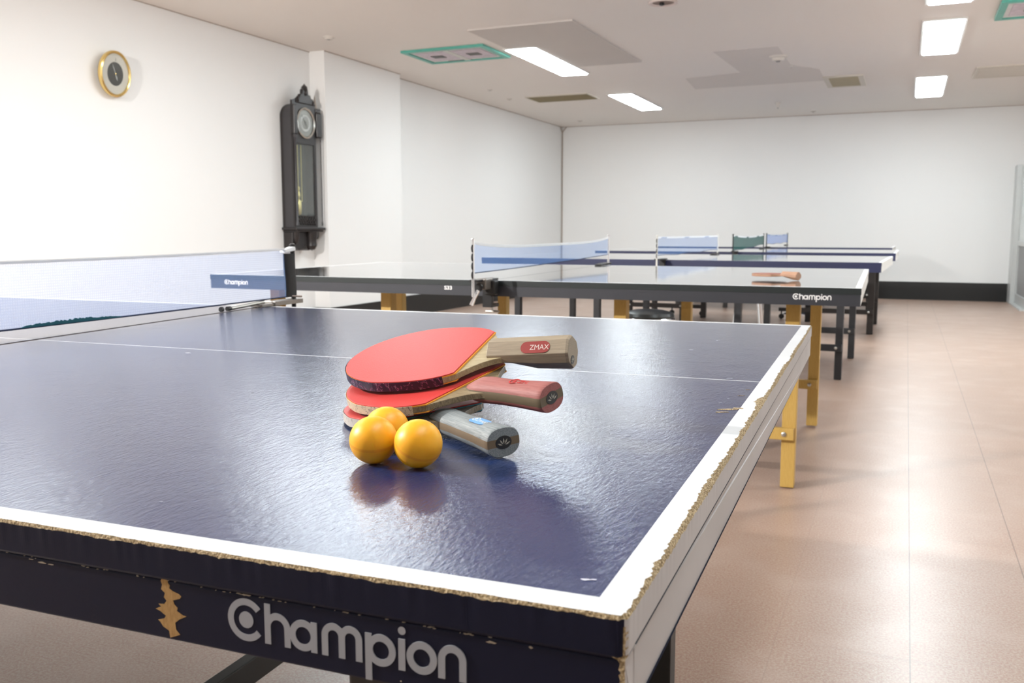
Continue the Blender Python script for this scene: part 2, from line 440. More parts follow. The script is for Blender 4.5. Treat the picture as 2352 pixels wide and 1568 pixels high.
# ------------------------------------------------------------------ ceiling fittings
# warm white spotlight on a short ceiling stem, left of the viewer; it throws the crisp leg shadows over the floor
SPOT = Vector((-3.50, -0.38, 2.32)); AIM = Vector((-0.6, 3.9, 0.3))
sl = bpy.data.lights.new('spot_bulb', 'SPOT'); sl.energy = 470; sl.spot_size = math.radians(128); sl.spot_blend = 0.45; sl.shadow_soft_size = 0.045; sl.color = (1.0, 0.97, 0.93)
sr = thing('ceiling_spotlight', 'white spotlight on a short ceiling stem near the left wall, outside the photo', 'spotlight', SPOT, 0)
so = bpy.data.objects.new('spot_bulb', sl); COL.objects.link(so); so.parent = sr
_q = (AIM-SPOT).to_track_quat('-Z', 'Y'); so.rotation_euler = _q.to_euler()
hs_ = MB().lathe([(0.03, 0.10), (0.05, 0.09), (0.075, 0.03), (0.09, 0.012), (0.085, 0.012), (0.068, 0.035), (0.04, 0.07), (0.0, 0.08)], n=28, cap=False).build('shade', M_trim, sr, smooth=True)
hs_.rotation_euler = _q.to_euler()
MB().tube([(0, 0, CH-SPOT.z), (0, 0, 0.14), tuple(_q @ Vector((0, 0, 0.09)))], 0.009, 10).build('stem', M_trim, sr, smooth=True)
def ceiling_light(a, b0, b1, label, lm=None):
    r = thing('ceiling_light', label, 'ceiling light', room(a, (b0+b1)/2, CH), TH, 'recessed fluorescent ceiling lights')
    h = (b1-b0)/2; w = 0.145
    mb = MB()
    for x0, x1, y0, y1 in ((-w-0.018, -w, -h-0.018, h+0.018), (w, w+0.018, -h-0.018, h+0.018), (-w, w, -h-0.018, -h), (-w, w, h, h+0.018)):
        mb.box(x0, x1, y0, y1, -0.014, 0.0)
    mb.build('frame', M_trim, r)
    mb = MB()
    prof = [(-w, -0.002), (-w*0.93, -0.020), (w*0.93, -0.020), (w, -0.002)]
    mb.prism([(p[0], p[1]) for p in prof], 1, -h, h)
    mb.build('diffuser', lm or M_lamp, r)
    return r
M_fill_lamp = emit_mat('fill_lamp_diffuser', (0.88, 0.965, 1.0), LAMP_STRENGTH*0.6)  # diffuser for the two added fill lamps
ceiling_light(-3.155, 7.36, 8.84, 'long glowing ceiling light beside the raised ceiling board, next to the green-framed unit')
ceiling_light(-3.125, 10.38, 11.85, 'glowing ceiling light in front of the long brown grille, farthest in the left row')
ceiling_light(0.315, 7.65, 9.10, 'larger and nearer of the two whole glowing panels at the upper right')
ceiling_light(0.285, 10.50, 12.02, 'smaller glowing ceiling light panel nearest the back wall at the right')
ceiling_light(0.325, 5.57, 7.04, 'glowing ceiling light cut off by the top edge of the photo')
for a, b, t in ((-3.15, 3.80, 'third'), (-3.15, 1.10, 'second'), (-3.15, -1.74, 'first')):
    ceiling_light(a, b, b+1.46, 'glowing ceiling light of the left row, %s from the wall behind the viewer' % t, M_lamp2 if t == 'first' else None)
ceiling_light(0.32, 2.55, 4.0, 'added fill light on the ceiling above the aisle, out of view, second of the added pair', M_fill_lamp)  # added fill lamp, unseen, brightens the near tables
ceiling_light(0.32, -0.5, 0.95, 'added fill light on the ceiling right above the front navy table, first of the added pair', M_fill_lamp)  # added out of view to lift the light on the front table
RIGHT_LAMPS = [ceiling_light(2.2, b, b+1.46, 'glowing ceiling light of the right row, %s from the back wall' % t) for b, t in ((7.6, 'first'), (4.3, 'second'))]

def cassette(a0, a1, b0, b1, label):
    r = thing('air_conditioner', label, 'air conditioner', room((a0+a1)/2, (b0+b1)/2, CH), TH, 'ceiling cassette units')
    w, h = (a1-a0)/2, (b1-b0)/2
    teal = plain('teal_frame', (0.10, 0.42, 0.34), 0.4, var=0.25, scale=9)
    pale = plain('pale_panel', (0.70, 0.70, 0.70), 0.5, var=0.18, scale=14)
    dk = plain('dark_slot', (0.10, 0.10, 0.10), 0.6)
    mb = MB(); t = 0.05
    for x0, x1, y0, y1 in ((-w, -w+t, -h, h), (w-t, w, -h, h), (-w+t, w-t, -h, -h+t), (-w+t, w-t, h-t, h)): mb.box(x0, x1, y0, y1, -0.022, 0.0)
    mb.build('frame', teal, r, bevel=0.004)
    MB().box(-w+t, w-t, -h+t, h-t, -0.012, 0).build('panel', pale, r)
    for s in (-1, 1):
        mb = MB()
        cx = s*(w-t)/2*1.0
        mb.box(cx-(w-t)*0.40, cx+(w-t)*0.40, -h*0.62, h*0.62, -0.017, -0.012)
        mb.build('intake_grille', plain('lilac_grille', (0.60, 0.54, 0.60), 0.6, var=0.3, scale=22), r)
        MB().box(cx-0.06, cx+0.06, -0.05, 0.05, -0.0215, -0.017).build('louvre', dk, r)
    MB().box(-0.03, 0.03, -h+t, h-t, -0.018, -0.012).build('centre_bar', plain('pale_bar', (0.62, 0.63, 0.60), 0.5), r)
    MB().box(-w*0.5, w*0.1, h*0.78, h*0.86, -0.016, -0.0125).build('air_outlet', dk, r)
cassette(-4.225, -3.390, 7.07, 7.69, 'green-framed ceiling unit with dirty lilac grilles, left of the long ceiling light')
cassette(0.665, 1.50, 7.16, 7.78, 'green-framed ceiling unit cut off at the top right corner')

M_board = plain('grey_ceiling_board', (0.60, 0.565, 0.53), 0.75, var=0.03, scale=3)
o = MB().prism([(-3.262, 6.50), (-2.352, 6.50), (-2.322, 8.42), (-2.985, 8.42), (-2.985, 7.33), (-3.262, 7.33)], 2, CH-0.014, CH-0.0005).build('ceiling_hatch', M_board)
o.matrix_world = RZ; tag(o, 'large grey board fixed to the ceiling around the long ceiling light', 'ceiling board')
M_patch = plain('ceiling_shadow_tone', (0.70, 0.66, 0.62), 0.8, var=0.03, scale=3)  # darker tone stands in for a soft shadow on the ceiling
o = MB().prism([(-1.60, 8.22), (-1.02, 8.22), (-1.02, 9.2), (-0.78, 9.6), (-0.78, 10.35), (-2.22, 10.40), (-2.16, 9.62), (-1.55, 9.45)], 2, CH-0.003, CH-0.0004).build('ceiling_shadow_patch', M_patch)
o.matrix_world = RZ; tag(o, 'smudged darker patch of ceiling paint around the round smoke detector', 'ceiling shadow')

def grille(a0, a1, b0, b1, label, n, edge, col, name='vent_grille'):
    r = thing(name, label, 'vent', room((a0+a1)/2, (b0+b1)/2, CH), TH)
    w, h = (a1-a0)/2, (b1-b0)/2
    mb = MB()
    for x0, x1, y0, y1 in ((-w-edge, -w, -h-edge, h+edge), (w, w+edge, -h-edge, h+edge), (-w, w, -h-edge, -h), (-w, w, h, h+edge)): mb.box(x0, x1, y0, y1, -0.012, 0.0)
    mb.build('frame', plain('grille_frame', (0.62, 0.58, 0.50), 0.5), r)
    MB().box(-w, w, -h, h, -0.002, 0).build('backing', plain('grille_dark', (0.10, 0.085, 0.06), 0.7), r)
    mb = MB()
    for i in range(n):
        y = -h+(i+0.5)*2*h/n
        mb.add([(-w, y-0.006, -0.004), (w, y-0.006, -0.004), (w, y+0.008, -0.011), (-w, y+0.008, -0.011), (-w, y-0.004, -0.003), (w, y-0.004, -0.003), (w, y+0.010, -0.010), (-w, y+0.010, -0.010)],
               [(0, 1, 2, 3), (7, 6, 5, 4), (0, 4, 5, 1), (2, 6, 7, 3), (0, 3, 7, 4), (1, 5, 6, 2)])
    mb.build('slats', plain('grille_slat_%s' % label[:5].strip(), col, 0.6), r)
grille(-4.27, -3.48, 10.19, 10.65, 'long brown slatted ceiling vent left of the farther left-hand light', 18, 0.012, (0.26, 0.22, 0.13))
grille(-0.735, -0.435, 10.14, 10.80, 'small beige square ceiling vent between the smoke detector and the right-hand lights', 20, 0.055, (0.45, 0.41, 0.29))
grille(0.72, 1.45, 10.12, 10.78, 'faint white ceiling vent with a raised rim at the right edge', 20, 0.03, (0.66, 0.63, 0.57))

def puck(a, b, rad, hgt, label, cat, name):
    r = thing(name, label, cat, room(a, b, CH), TH)
    MB().lathe([(rad, 0), (rad, -hgt*0.35), (rad*0.72, -hgt*0.5), (rad*0.6, -hgt), (0.0, -hgt*1.05)], n=24).build('housing', plain('off_white_plastic', (0.66, 0.62, 0.57), 0.45), r, smooth=True)
    MB().lathe([(rad*0.28, -hgt*1.0), (rad*0.2, -hgt*1.25), (0, -hgt*1.28)], n=12).build('sensor', plain('grey_plastic', (0.25, 0.24, 0.23), 0.4), r, smooth=True)
puck(-1.074, 8.70, 0.085, 0.045, 'round white smoke detector on the painted-in ceiling shadow', 'smoke detector', 'smoke_detector')
puck(-1.484, 11.965, 0.035, 0.06, 'small dark sprinkler head hanging in front of the back wall', 'sprinkler', 'sprinkler_head')
puck(-4.476, 6.303, 0.05, 0.02, 'small pale ceiling button above the tall pendulum clock', 'ceiling fitting', 'ceiling_button')
puck(-4.436, 9.493, 0.035, 0.012, 'small pale ceiling disc nearer the pilaster, left of the brown vent', 'ceiling fitting', 'ceiling_button')
puck(-4.521, 10.265, 0.035, 0.012, 'small pale ceiling disc just left of the brown vent corner', 'ceiling fitting', 'ceiling_button')
puck(-4.454, 12.761, 0.04, 0.015, 'tiny pale ceiling disc near the far left corner', 'ceiling fitting', 'ceiling_button')
puck(-1.143, 13.002, 0.04, 0.015, 'tiny ceiling disc close to the top of the back wall', 'ceiling fitting', 'ceiling_button')
puck(-1.02, 9.30, 0.03, 0.012, 'tiny ceiling disc just behind the smoke detector', 'ceiling fitting', 'ceiling_button')
r = thing('downlight', 'round recessed downlight with a pinkish rim at the top edge of the photo', 'ceiling light', room(-1.575, 6.27, CH), TH)
MB().lathe([(0.105, -0.001), (0.105, -0.010), (0.09, -0.012), (0.082, -0.006), (0.078, -0.001)], n=36, cap=False).build('rim', plain('pink_rim', (0.72, 0.62, 0.58), 0.4), r, smooth=True)
MB().lathe([(0.078, -0.0012), (0.0, -0.0012)], n=36, cap=False).build('recess', plain('recess_brown', (0.28, 0.21, 0.18), 0.6), r)
MB().lathe([(0.018, -0.0015), (0.018, -0.02), (0.0, -0.026)], o=(-0.01, 0.0, 0), n=16).build('lamp_socket', M_blk, r, smooth=True)

# ------------------------------------------------------------------ lettering built from strokes (geometric rounded logo)
def ribbon(mb, pts, w, d0, d1, closed=False):
    """flat stroke of width w in the x-z plane, thickness from y=d0 to y=d1"""
    P = [Vector((p[0], p[1])) for p in pts]; n = len(P); Lf, Rt = [], []
    for i in range(n):
        t = (P[(i+1) % n]-P[i-1]) if closed else (P[min(i+1, n-1)]-P[max(i-1, 0)])
        t.normalize(); nn = Vector((-t.y, t.x))*w/2; Lf.append(P[i]+nn); Rt.append(P[i]-nn)
    rings = [[(a.x, d0, a.y), (b.x, d0, b.y), (b.x, d1, b.y), (a.x, d1, a.y)] for a, b in zip(Lf, Rt)]
    if closed: rings.append(rings[0])
    mb.loft(rings, cap=not closed)
def arc(cx, cz, r, a0, a1, n=20): return [(cx+r*math.cos(math.radians(a0+(a1-a0)*i/n)), cz+r*math.sin(math.radians(a0+(a1-a0)*i/n))) for i in range(n+1)]
def champion(mb, ox, oz, s, d0=-0.0004, d1=0.0):
    """the word, ring capital with a dot; ox = left, oz = baseline, s = scale (1 -> 158 mm wide)"""
    w = 4.0
    cnt = [0]
    def R(pts, closed=False):
        cnt[0] += 1
        ribbon(mb, [(ox+x*s, oz+z*s) for x, z in pts], w*s, d0-0.00004*cnt[0], d1+0.00004*cnt[0], closed)
    m = 0.001
    def K(l): return [(x*m, z*m) for x, z in l]
    w = 0.0042
    R(K(arc(13, 12.5, 11.3, 38, 322, 40)))
    mb.prism([(ox+(13+5.2*math.cos(q))*m*s, oz+(12.5+5.2*math.sin(q))*m*s) for q in [2*math.pi*i/28 for i in range(28)]], 1, d0, d1)
    R(K([(28.5, 25), (28.5, 0)])); R(K(arc(35.5, 11, 7.0, 180, 0, 18)+[(42.5, 0)]))
    R(K(arc(53.5, 9.4, 7.4, 0, 360, 36)[:-1]), True); R(K([(61.0, 18.5), (61.0, 0)]))
    R(K([(68.5, 0), (68.5, 12)]+arc(74.2, 12.6, 5.7, 180, 0, 16)+[(79.9, 0)])); R(K([(79.9, 12)]+arc(85.6, 12.6, 5.7, 180, 0, 16)+[(91.3, 0)]))
    R(K([(97.5, 18.5), (97.5, -9.5)])); R(K(arc(105.6, 9.4, 7.4, 0, 360, 36)[:-1]), True)
    R(K([(119, 18.5), (119, 0)]))
    mb.prism([(ox+(119+2.4*math.cos(q))*m*s, oz+(23.2+2.4*math.sin(q))*m*s) for q in [2*math.pi*i/18 for i in range(18)]], 1, d0, d1)
    R(K(arc(131.5, 9.4, 7.4, 0, 360, 36)[:-1]), True)
    R(K([(143.8, 0), (143.8, 11)]+arc(150.2, 11.6, 6.4, 180, 0, 16)+[(156.6, 0)]))

# ------------------------------------------------------------------ table tennis tables
TT = 0.76
def leg_obj(r, x, y, w, mat, zt=0.70):
    MB().box(x-w/2, x+w/2, y-w/2, y+w/2, 0.004, zt).build('leg', mat, r, bevel=0.0025)
    # small glide under the leg
def stretcher(r, x0, x1, y, mat, bolt, z=0.21, side=-1, w=0.05):
    MB().box(x0, x1, y-0.012, y+0.012, z-0.022, z+0.022).build('stretcher', mat, r, bevel=0.002)
    for x in (x0+0.035, x1-0.035):
        MB().lathe([(0.009, 0), (0.009, -0.004), (0.004, -0.006), (0, -0.006)], o=(x, y-0.012, z), axis=1, n=12).build('bolt', bolt, r)

def simple_table(name, label, q, m_top, m_line, m_side, m_apron, m_end, m_leg, legs, Lx=2.74, Wy=1.525, logo=None, number=None, stretch=0.21, group='table tennis tables', legw=0.05, logo_mat=None, apr=0.062):
    r = thing(name, label, 'table tennis table', (q[0], q[1], 0), q[2], group)
    mid = -Lx/2
    for k, (xa, xb) in enumerate(((-Lx, mid-0.002), (mid+0.002, 0.0))):
        xs = [xa, xa+0.02, xb] if k == 0 else [xa, xb-0.02, xb]
        ys = [0, 0.02, Wy/2-0.0015, Wy/2+0.0015, Wy-0.02, Wy]
        mb = MB()
        zb = 0.738
        for i in range(2):
            for j in range(5):
                endstrip = (i == 0) if k == 0 else (i == 1)
                mi = 1 if (j in (0, 2, 4) or endstrip) else 0
                mb.add([(xs[i], ys[j], TT), (xs[i+1], ys[j], TT), (xs[i+1], ys[j+1], TT), (xs[i], ys[j+1], TT)], [(0, 1, 2, 3)], mi)
        x0, x1 = xs[0], xs[-1]
        mb.add([(x0, 0, TT), (x1, 0, TT), (x1, 0, zb), (x0, 0, zb)], [(0, 3, 2, 1)], 2)
        mb.add([(x0, Wy, TT), (x1, Wy, TT), (x1, Wy, zb), (x0, Wy, zb)], [(0, 1, 2, 3)], 2)
        mb.add([(x0, 0, TT), (x0, Wy, TT), (x0, Wy, zb), (x0, 0, zb)], [(0, 1, 2, 3)], 3 if k == 0 else 2)
        mb.add([(x1, 0, TT), (x1, Wy, TT), (x1, Wy, zb), (x1, 0, zb)], [(0, 3, 2, 1)], 3 if k == 1 else 2)
        mb.add([(x0, 0, zb), (x1, 0, zb), (x1, Wy, zb), (x0, Wy, zb)], [(0, 3, 2, 1)], 2)
        mb.build('table_top', [m_top, m_line, m_side, m_end], r)
        # apron frame under the board
        mb = MB(); t = 0.02; e = 0.0015; za, zc = TT-apr, zb
        X0, X1 = x0+(e if k == 0 else 0.01), x1-(e if k == 1 else 0.01)
        mb.box(X0, X1, e, e+t, za, zc, 0); mb.box(X0, X1, Wy-e-t, Wy-e, za, zc, 0)
        mb.box(X0, X0+t, e+t, Wy-e-t, za, zc, 1 if k == 0 else 0); mb.box(X1-t, X1, e+t, Wy-e-t, za, zc, 1 if k == 1 else 0)
        ob = mb.build('apron', [m_apron, m_end], r)
        if k == 1:   # end face of the near and far rails is white as well
            for p in ob.data.polygons:
                if p.normal.x > 0.9 and p.center.x > X1-0.001: p.material_index = 1
    for (x, y) in legs['feet']: leg_obj(r, x, y, legw, m_leg)
    for (x0, x1, y) in legs['bars']: stretcher(r, x0, x1, y, m_leg, M_steel, stretch)
    if logo:
        for ox in logo:
            mb = MB(); champion(mb, ox, 0.7175, 0.80); ob = mb.build('lettering', logo_mat or plain('white_print', (0.85, 0.85, 0.85), 0.5), r); ob.location.y = 0.0015
    if number:
        text_mesh(number[0], 0.021, plain('white_print', (0.85, 0.85, 0.85), 0.5), 'number', r, (number[1], 0.001, 0.7195), (math.pi/2, 0, 0), 0.0003, 1.15, offset=0.0006)
    return r

# second table: slate coloured with yellow-brown wooden legs
m_leg_y = wood_mat('ochre_painted_wood', (0.52, 0.33, 0.08), (0.60, 0.39, 0.11), (40, 40, 3), 0.5)
m_t2top = gloss_top('slate_green_top', (0.06, 0.07, 0.07), 0.07, 0.015, False, 1.0, 1.0)
m_t2side = worn_paint('dark_green_edge', (0.013, 0.019, 0.020), amount=0.2, chip=(0.62, 0.5, 0.42))
m_t2apr = plain('slate_apron', (0.030, 0.032, 0.040), 0.5)
m_white = worn_paint('worn_white_paint', (0.74, 0.73, 0.70), chip=(0.45, 0.35, 0.24), amount=0.25)
m_line = plain('white_line_paint', (0.86, 0.87, 0.88), 0.35, var=0.03, bump=0.1, bscale=120)
Q2 = (0.0822, 2.8624, -0.0118); Q3 = (0.171, 5.5879, -0.0612); Q4 = (0.3084, 8.1563, -0.0411); Q5 = (0.3297, 10.7991, -0.047)
feet2 = [(-2.505, .175), (-1.925, .175), (-0.88, .175), (-0.232, .175), (-2.505, 1.32), (-1.86, 1.32), (-0.85, 1.32), (-0.225, 1.32)]
def bars(f, dy=0.037):
    near = sorted([p for p in f if p[1] < 0.8]); far = sorted([p for p in f if p[1] > 0.8])
    out = []
    for g, s in ((near, -1), (far, -1)):
        for i in (0, 2): out.append((g[i][0]-0.02, g[i+1][0]+0.02, g[i][1]+s*dy))
    return out
t2 = simple_table('table_tennis_table', 'dark slate table tennis table with yellow wooden legs, second from the front', Q2, m_t2top, m_line, m_t2side, m_t2apr, m_white, m_leg_y,
    dict(feet=feet2, bars=bars(feet2)), logo=[-0.222, -2.662], number=('S33', -1.568))
t2.rotation_euler.x = 0.004
m_leg_d = plain('charcoal_painted_leg', (0.020, 0.021, 0.025), 0.45)
m_t3top = gloss_top('pale_blue_top', (0.06, 0.075, 0.13), 0.07, 0.015, False, 1.0, 1.0)
m_t3side = plain('royal_blue_edge', (0.017, 0.023, 0.080), 0.45)
feet3 = [(-2.50, .13), (-1.88, .13), (-0.885, .13), (-0.238, .13), (-2.485, 1.21), (-1.84, 1.21), (-0.87, 1.21), (-0.247, 1.21)]
t3 = simple_table('table_tennis_table', 'blue-edged table tennis table with charcoal legs, third from the front', Q3, m_t3top, m_line, m_t3side, m_t3side, m_white, m_leg_d,
    dict(feet=feet3, bars=bars(feet3)), legw=0.045)
m_t4top = gloss_top('far_blue_top', (0.07, 0.09, 0.17), 0.07, 0.015, False, 1.0, 1.0)
m_leg_k = plain('black_brown_leg', (0.018, 0.014, 0.013), 0.45)
feet4 = [(-2.50, .41), (-1.95, .41), (-0.85, .41), (-0.20, .41), (-2.50, 1.40), (-1.95, 1.40), (-0.85, 1.40), (-0.20, 1.40)]
t4 = simple_table('table_tennis_table', 'blue-edged table tennis table under the green net, fourth from the front', Q4, m_t4top, m_line, m_t3side, m_t3side, m_white, m_leg_k,
    dict(feet=feet4, bars=bars(feet4)), legw=0.055, apr=0.068)
# rolling foot bars of the fourth table
for cx in (-2.19, -0.98):
    MB().box(cx-0.2, cx+0.2, 1.62, 1.66, 0.085, 0.125).box(cx-0.03, cx+0.03, 1.60, 1.68, 0.125, 0.70).box(cx-0.06, cx+0.06, 1.40, 1.62, 0.62, 0.70).build('roller_base', m_leg_k, t4, bevel=0.003)
    for s in (-1, 1):
        MB().tube([(cx+s*0.17, 1.64, 0.087), (cx+s*0.17, 1.64, 0.05)], 0.008, 8).lathe([(0.028, -0.012), (0.03, 0), (0.028, 0.012)], o=(cx+s*0.17, 1.64, 0.030), axis=1, n=16).build('caster', M_blk, t4)
feet5 = [(-2.5, .2), (-1.9, .2), (-0.85, .2), (-0.24, .2), (-2.5, 1.3), (-1.9, 1.3), (-0.85, 1.3), (-0.24, 1.3)]
t5 = simple_table('table_tennis_table', 'farthest table tennis table, a thin grey strip in front of the back wall', Q5, m_t4top, m_line, m_t3side, m_t3side, m_white, m_leg_k,
    dict(feet=feet5, bars=bars(feet5)), legw=0.05)

# front table -------------------------------------------------------
W1 = 1.531
m_navy = gloss_top('navy_top', (0.010, 0.026, 0.100), 0.10, 0.42, True, 0.8, 0.3)
m_navyside = worn_paint('navy_black_edge', (0.005, 0.0065, 0.022), amount=-0.2, rough=0.5, spec=0.2)
m_whitep = worn_paint('white_edge_paint', (0.67, 0.685, 0.70), chip=(0.55, 0.52, 0.47), amount=-0.1, rough=0.35)
m_whites = worn_paint('dirty_white_side', (0.50, 0.485, 0.48), chip=(0.30, 0.24, 0.18), amount=0.05, rough=0.5, streak=(1, 0.4, 3))
def seamx(y): return -1.267-0.0838*(y-0.683)
t1 = thing('table_tennis_table', 'navy table tennis table with battered white edges in the foreground', 'table tennis table', (0, 0, 0), 0, 'table tennis tables')
def fn(x, s, k=0): return noise.noise(Vector((x*s, k*7.3, 1.7)))
def edge_wear(side, u):
    """(top inset, drop) of the bare chipped edge, metres"""
    if side == 'near':
        c = 0.0010+0.0010*abs(fn(u, 22, 1))+0.0012*max(0, fn(u, 95, 2))+0.0009*max(0, fn(u, 300, 3))
        return c*0.7, 0.0010+c*0.9+0.0006*fn(u, 260, 4)
    if side == 'right':
        body = 0.5+0.5*math.sin(min(1, max(0, (u-0.02)/1.4))*math.pi)
        c = 0.0016+0.0036*body*(0.55+0.9*fn(u, 9, 5))+0.0024*max(0, fn(u, 55, 6))+0.0016*fn(u, 190, 7)+0.0010*fn(u, 520, 8)
        c = max(0.0006, c)
        if 0.60 < u < 0.66: c += 0.007*math.sin((u-0.60)/0.06*math.pi)*(0.8+0.5*fn(u, 200, 9))
        return c, 0.0015+0.0040*body*(0.6+0.6*fn(u, 14, 10))+0.0012*fn(u, 240, 11)
    return 0.0012+0.0008*fn(u, 60, 12), 0.0015
path = []
def lin(a, b, st): 
    n = max(1, int(abs(b-a)/st)); return [a+(b-a)*i/n for i in range(n+1)]
RC = 0.006
for x in lin(seamx(0), -RC, 0.0016): path.append((x, 0.0, 0, -1, 'near', x))
for i in range(1, 6):
    q = math.radians(-90+90*i/6); path.append((-RC+RC*math.cos(q), RC+RC*math.sin(q), math.cos(q), math.sin(q), 'near' if i < 3 else 'right', 0.01*i))
for y in lin(RC, W1-RC, 0.0016): path.append((0.0, y, 1, 0, 'right', y))
for i in range(1, 6):
    q = math.radians(90*i/6); path.append((-RC+RC*math.cos(q), W1-RC+RC*math.sin(q), math.cos(q), math.sin(q), 'far', 0.01*i))
for x in lin(-RC, seamx(W1), 0.01): path.append((x, W1, 0, 1, 'far', x))
mb = MB(); rows = []
for (x, y, nx, ny, side, u) in path:
    c, d = edge_wear(side, u)
    j = 0.0004*fn(u, 150, 13)
    rough = 0.0007*fn(u, 620, 14)
    inner = (min(x, -0.02) if side != 'x' else x, min(max(y, 0.02), W1-0.02), TT)
    top = (x-nx*c, y-ny*c, TT)
    midc = (x-nx*c*0.45, y-ny*c*0.45, TT-d*0.42+rough)
    low = (x+nx*j, y+ny*j, TT-d)
    bot = (x, y, 0.7385); bot2 = (x-nx*0.0015, y-ny*0.0015, 0.7365)
    rows.append([inner, top, midc, low, bot, bot2])
nr = len(rows)
mb.v = [v for rw in rows for v in rw]
for i in range(nr-1):
    nx = 0.5*(path[i][2]+path[i+1][2])
    for k in range(5):
        a = i*6+k; mi = {0: 1, 1: 2, 2: 2, 3: (4 if nx > 0.7 else 3), 4: 3}[k]
        mb.f.append([a, a+1, a+7, a+6]); mb.m.append(mi)
# play field and centre line
cl = 0.0016
ys = [0.02, W1/2-cl, W1/2+cl, W1-0.02]
for j in range(3):
    y0, y1 = ys[j], ys[j+1]
    mb.add([(seamx(y0), y0, TT), (-0.02, y0, TT), (-0.02, y1, TT), (seamx(y1), y1, TT)], [(0, 1, 2, 3)], 1 if j == 1 else 0)
# seam side and underside
mb.add([(seamx(0), 0, TT), (seamx(W1), W1, TT), (seamx(W1), W1, 0.7365), (seamx(0), 0, 0.7365)], [(0, 1, 2, 3)], 3)
mb.add([(seamx(0), 0.002, 0.7365), (-0.002, 0.002, 0.7365), (-0.002, W1-0.002, 0.7365), (seamx(W1), W1-0.002, 0.7365)], [(0, 3, 2, 1)], 3)
mb.build('table_top', [m_navy, m_whitep, M_fib, m_navyside, m_whites], t1, fix=False)
# chips out of the white line where the surface is broken
mb = MB(); rng = random.Random(4)
def shard(cx, cy, L, Wd, ang, z=TT+0.0003):
    n = 11; pts = []
    for i in range(n):
        q = 2*math.pi*i/n; rr = 0.55+0.6*rng.random()
        x, y = math.cos(q)*L*rr, math.sin(q)*Wd*rr
        pts.append((cx+x*math.cos(ang)-y*math.sin(ang), cy+x*math.sin(ang)+y*math.cos(ang)))
    mb.prism(pts, 2, TT-0.0002, z)
shard(-0.030, 0.566, 0.013, 0.004, 0.35); shard(-0.034, 0.548, 0.008, 0.003, 0.5)
shard(-0.022, 0.575, 0.006, 0.004, 0.1); shard(-0.029, 0.655, 0.004, 0.001, 0.4); shard(-0.027, 0.70, 0.003, 0.001, 0.4)
mb.build('splinter', M_fib, t1)
mb = MB()
for cx, cy, L in ((-0.0335, 0.0405, 0.0036), (-0.030, 0.042, 0.002), (-0.10, 0.40, 0.003), (-0.06, 0.78, 0.004), (-0.16, 1.05, 0.006), (-0.25, 0.95, 0.005), (-0.14, 1.2, 0.006), (-0.3, 1.25, 0.007), (-0.045, 0.60, 0.002), (-0.04, 0.63, 0.002), (-0.09, 0.66, 0.0025), (-0.9, 0.72, 0.006), (-0.36, 0.07, 0.0015), (-0.52, 0.42, 0.003)):
    shard(cx, cy, L, L*0.4, rng.random()*0.6)
mb.build('surface_nick', plain('pale_nick', (0.55, 0.55, 0.6), 0.7), t1)
# apron
mb = MB(); e = 0.0015
mb.box(seamx(0)+0.01, -e, e, e+0.022, 0.6975, 0.7362, 0)
mb.box(seamx(W1)+0.01, -e, W1-e-0.022, W1-e, 0.6975, 0.7362, 0)
mb.box(-e-0.022, -e, e+0.022, W1-e-0.022, 0.6975, 0.7362, 0)
ob = mb.build('apron', [m_navyside, m_whites], t1, bevel=0.0012)
for p in ob.data.polygons:
    if p.normal.x > 0.9 and p.center.x > -0.004: p.material_index = 1
# the far left half behind the net
mb = MB(); LX = -2.70
ys = [0.0, 0.02, W1/2-cl, W1/2+cl, W1-0.02, W1]
for j in range(5):
    y0, y1 = ys[j], ys[j+1]
    mb.add([(LX+0.02, y0, TT), (seamx(y0)-0.014, y0, TT), (seamx(y1)-0.014, y1, TT), (LX+0.02, y1, TT)], [(0, 1, 2, 3)], 1 if j in (0, 2, 4) else 0)
mb.add([(LX, 0, TT), (LX+0.02, 0, TT), (LX+0.02, W1, TT), (LX, W1, TT)], [(0, 1, 2, 3)], 1)
zb = 0.737
P = [(LX, 0), (seamx(0)-0.014, 0), (seamx(W1)-0.014, W1), (LX, W1)]
for i in range(4):
    a, b = P[i], P[(i+1) % 4]
    mb.add([(a[0], a[1], TT), (b[0], b[1], TT), (b[0], b[1], zb), (a[0], a[1], zb)], [(0, 3, 2, 1)], 2)
mb.add([(p[0], p[1], zb) for p in P], [(3, 2, 1, 0)], 2)
mb.build('table_top', [m_navy, m_whitep, m_navyside], t1)
mb = MB()
mb.box(LX+e, seamx(0)-0.014, e, e+0.022, 0.6975, 0.7362); mb.box(LX+e, seamx(W1)-0.014, W1-e-0.022, W1-e, 0.6975, 0.7362); mb.box(LX+e, LX+e+0.022, e+0.022, W1-e-0.022, 0.6975, 0.7362)
mb.build('apron', m_navyside, t1)
# dark strip filling the seam between the halves
mb = MB()
mb.box(-0.0035, 0.0, 0, W1, 0.7375, TT-0.0008)
ob = MB().add([(seamx(0.01)-0.0139, 0.01, TT-0.001), (seamx(0.01)-0.0001, 0.01, TT-0.001), (seamx(W1-.01)-0.0001, W1-.01, TT-0.001), (seamx(W1-.01)-0.0139, W1-.01, TT-0.001),
    (seamx(0.01)-0.0139, 0.01, 0.745), (seamx(0.01)-0.0001, 0.01, 0.745), (seamx(W1-.01)-0.0001, W1-.01, 0.745), (seamx(W1-.01)-0.0139, W1-.01, 0.745)],
    [(0, 1, 2, 3), (7, 6, 5, 4), (0, 4, 5, 1), (1, 5, 6, 2), (2, 6, 7, 3), (3, 7, 4, 0)]).build('seam_strip', plain('seam_dark', (0.05, 0.035, 0.03), 0.9), t1)
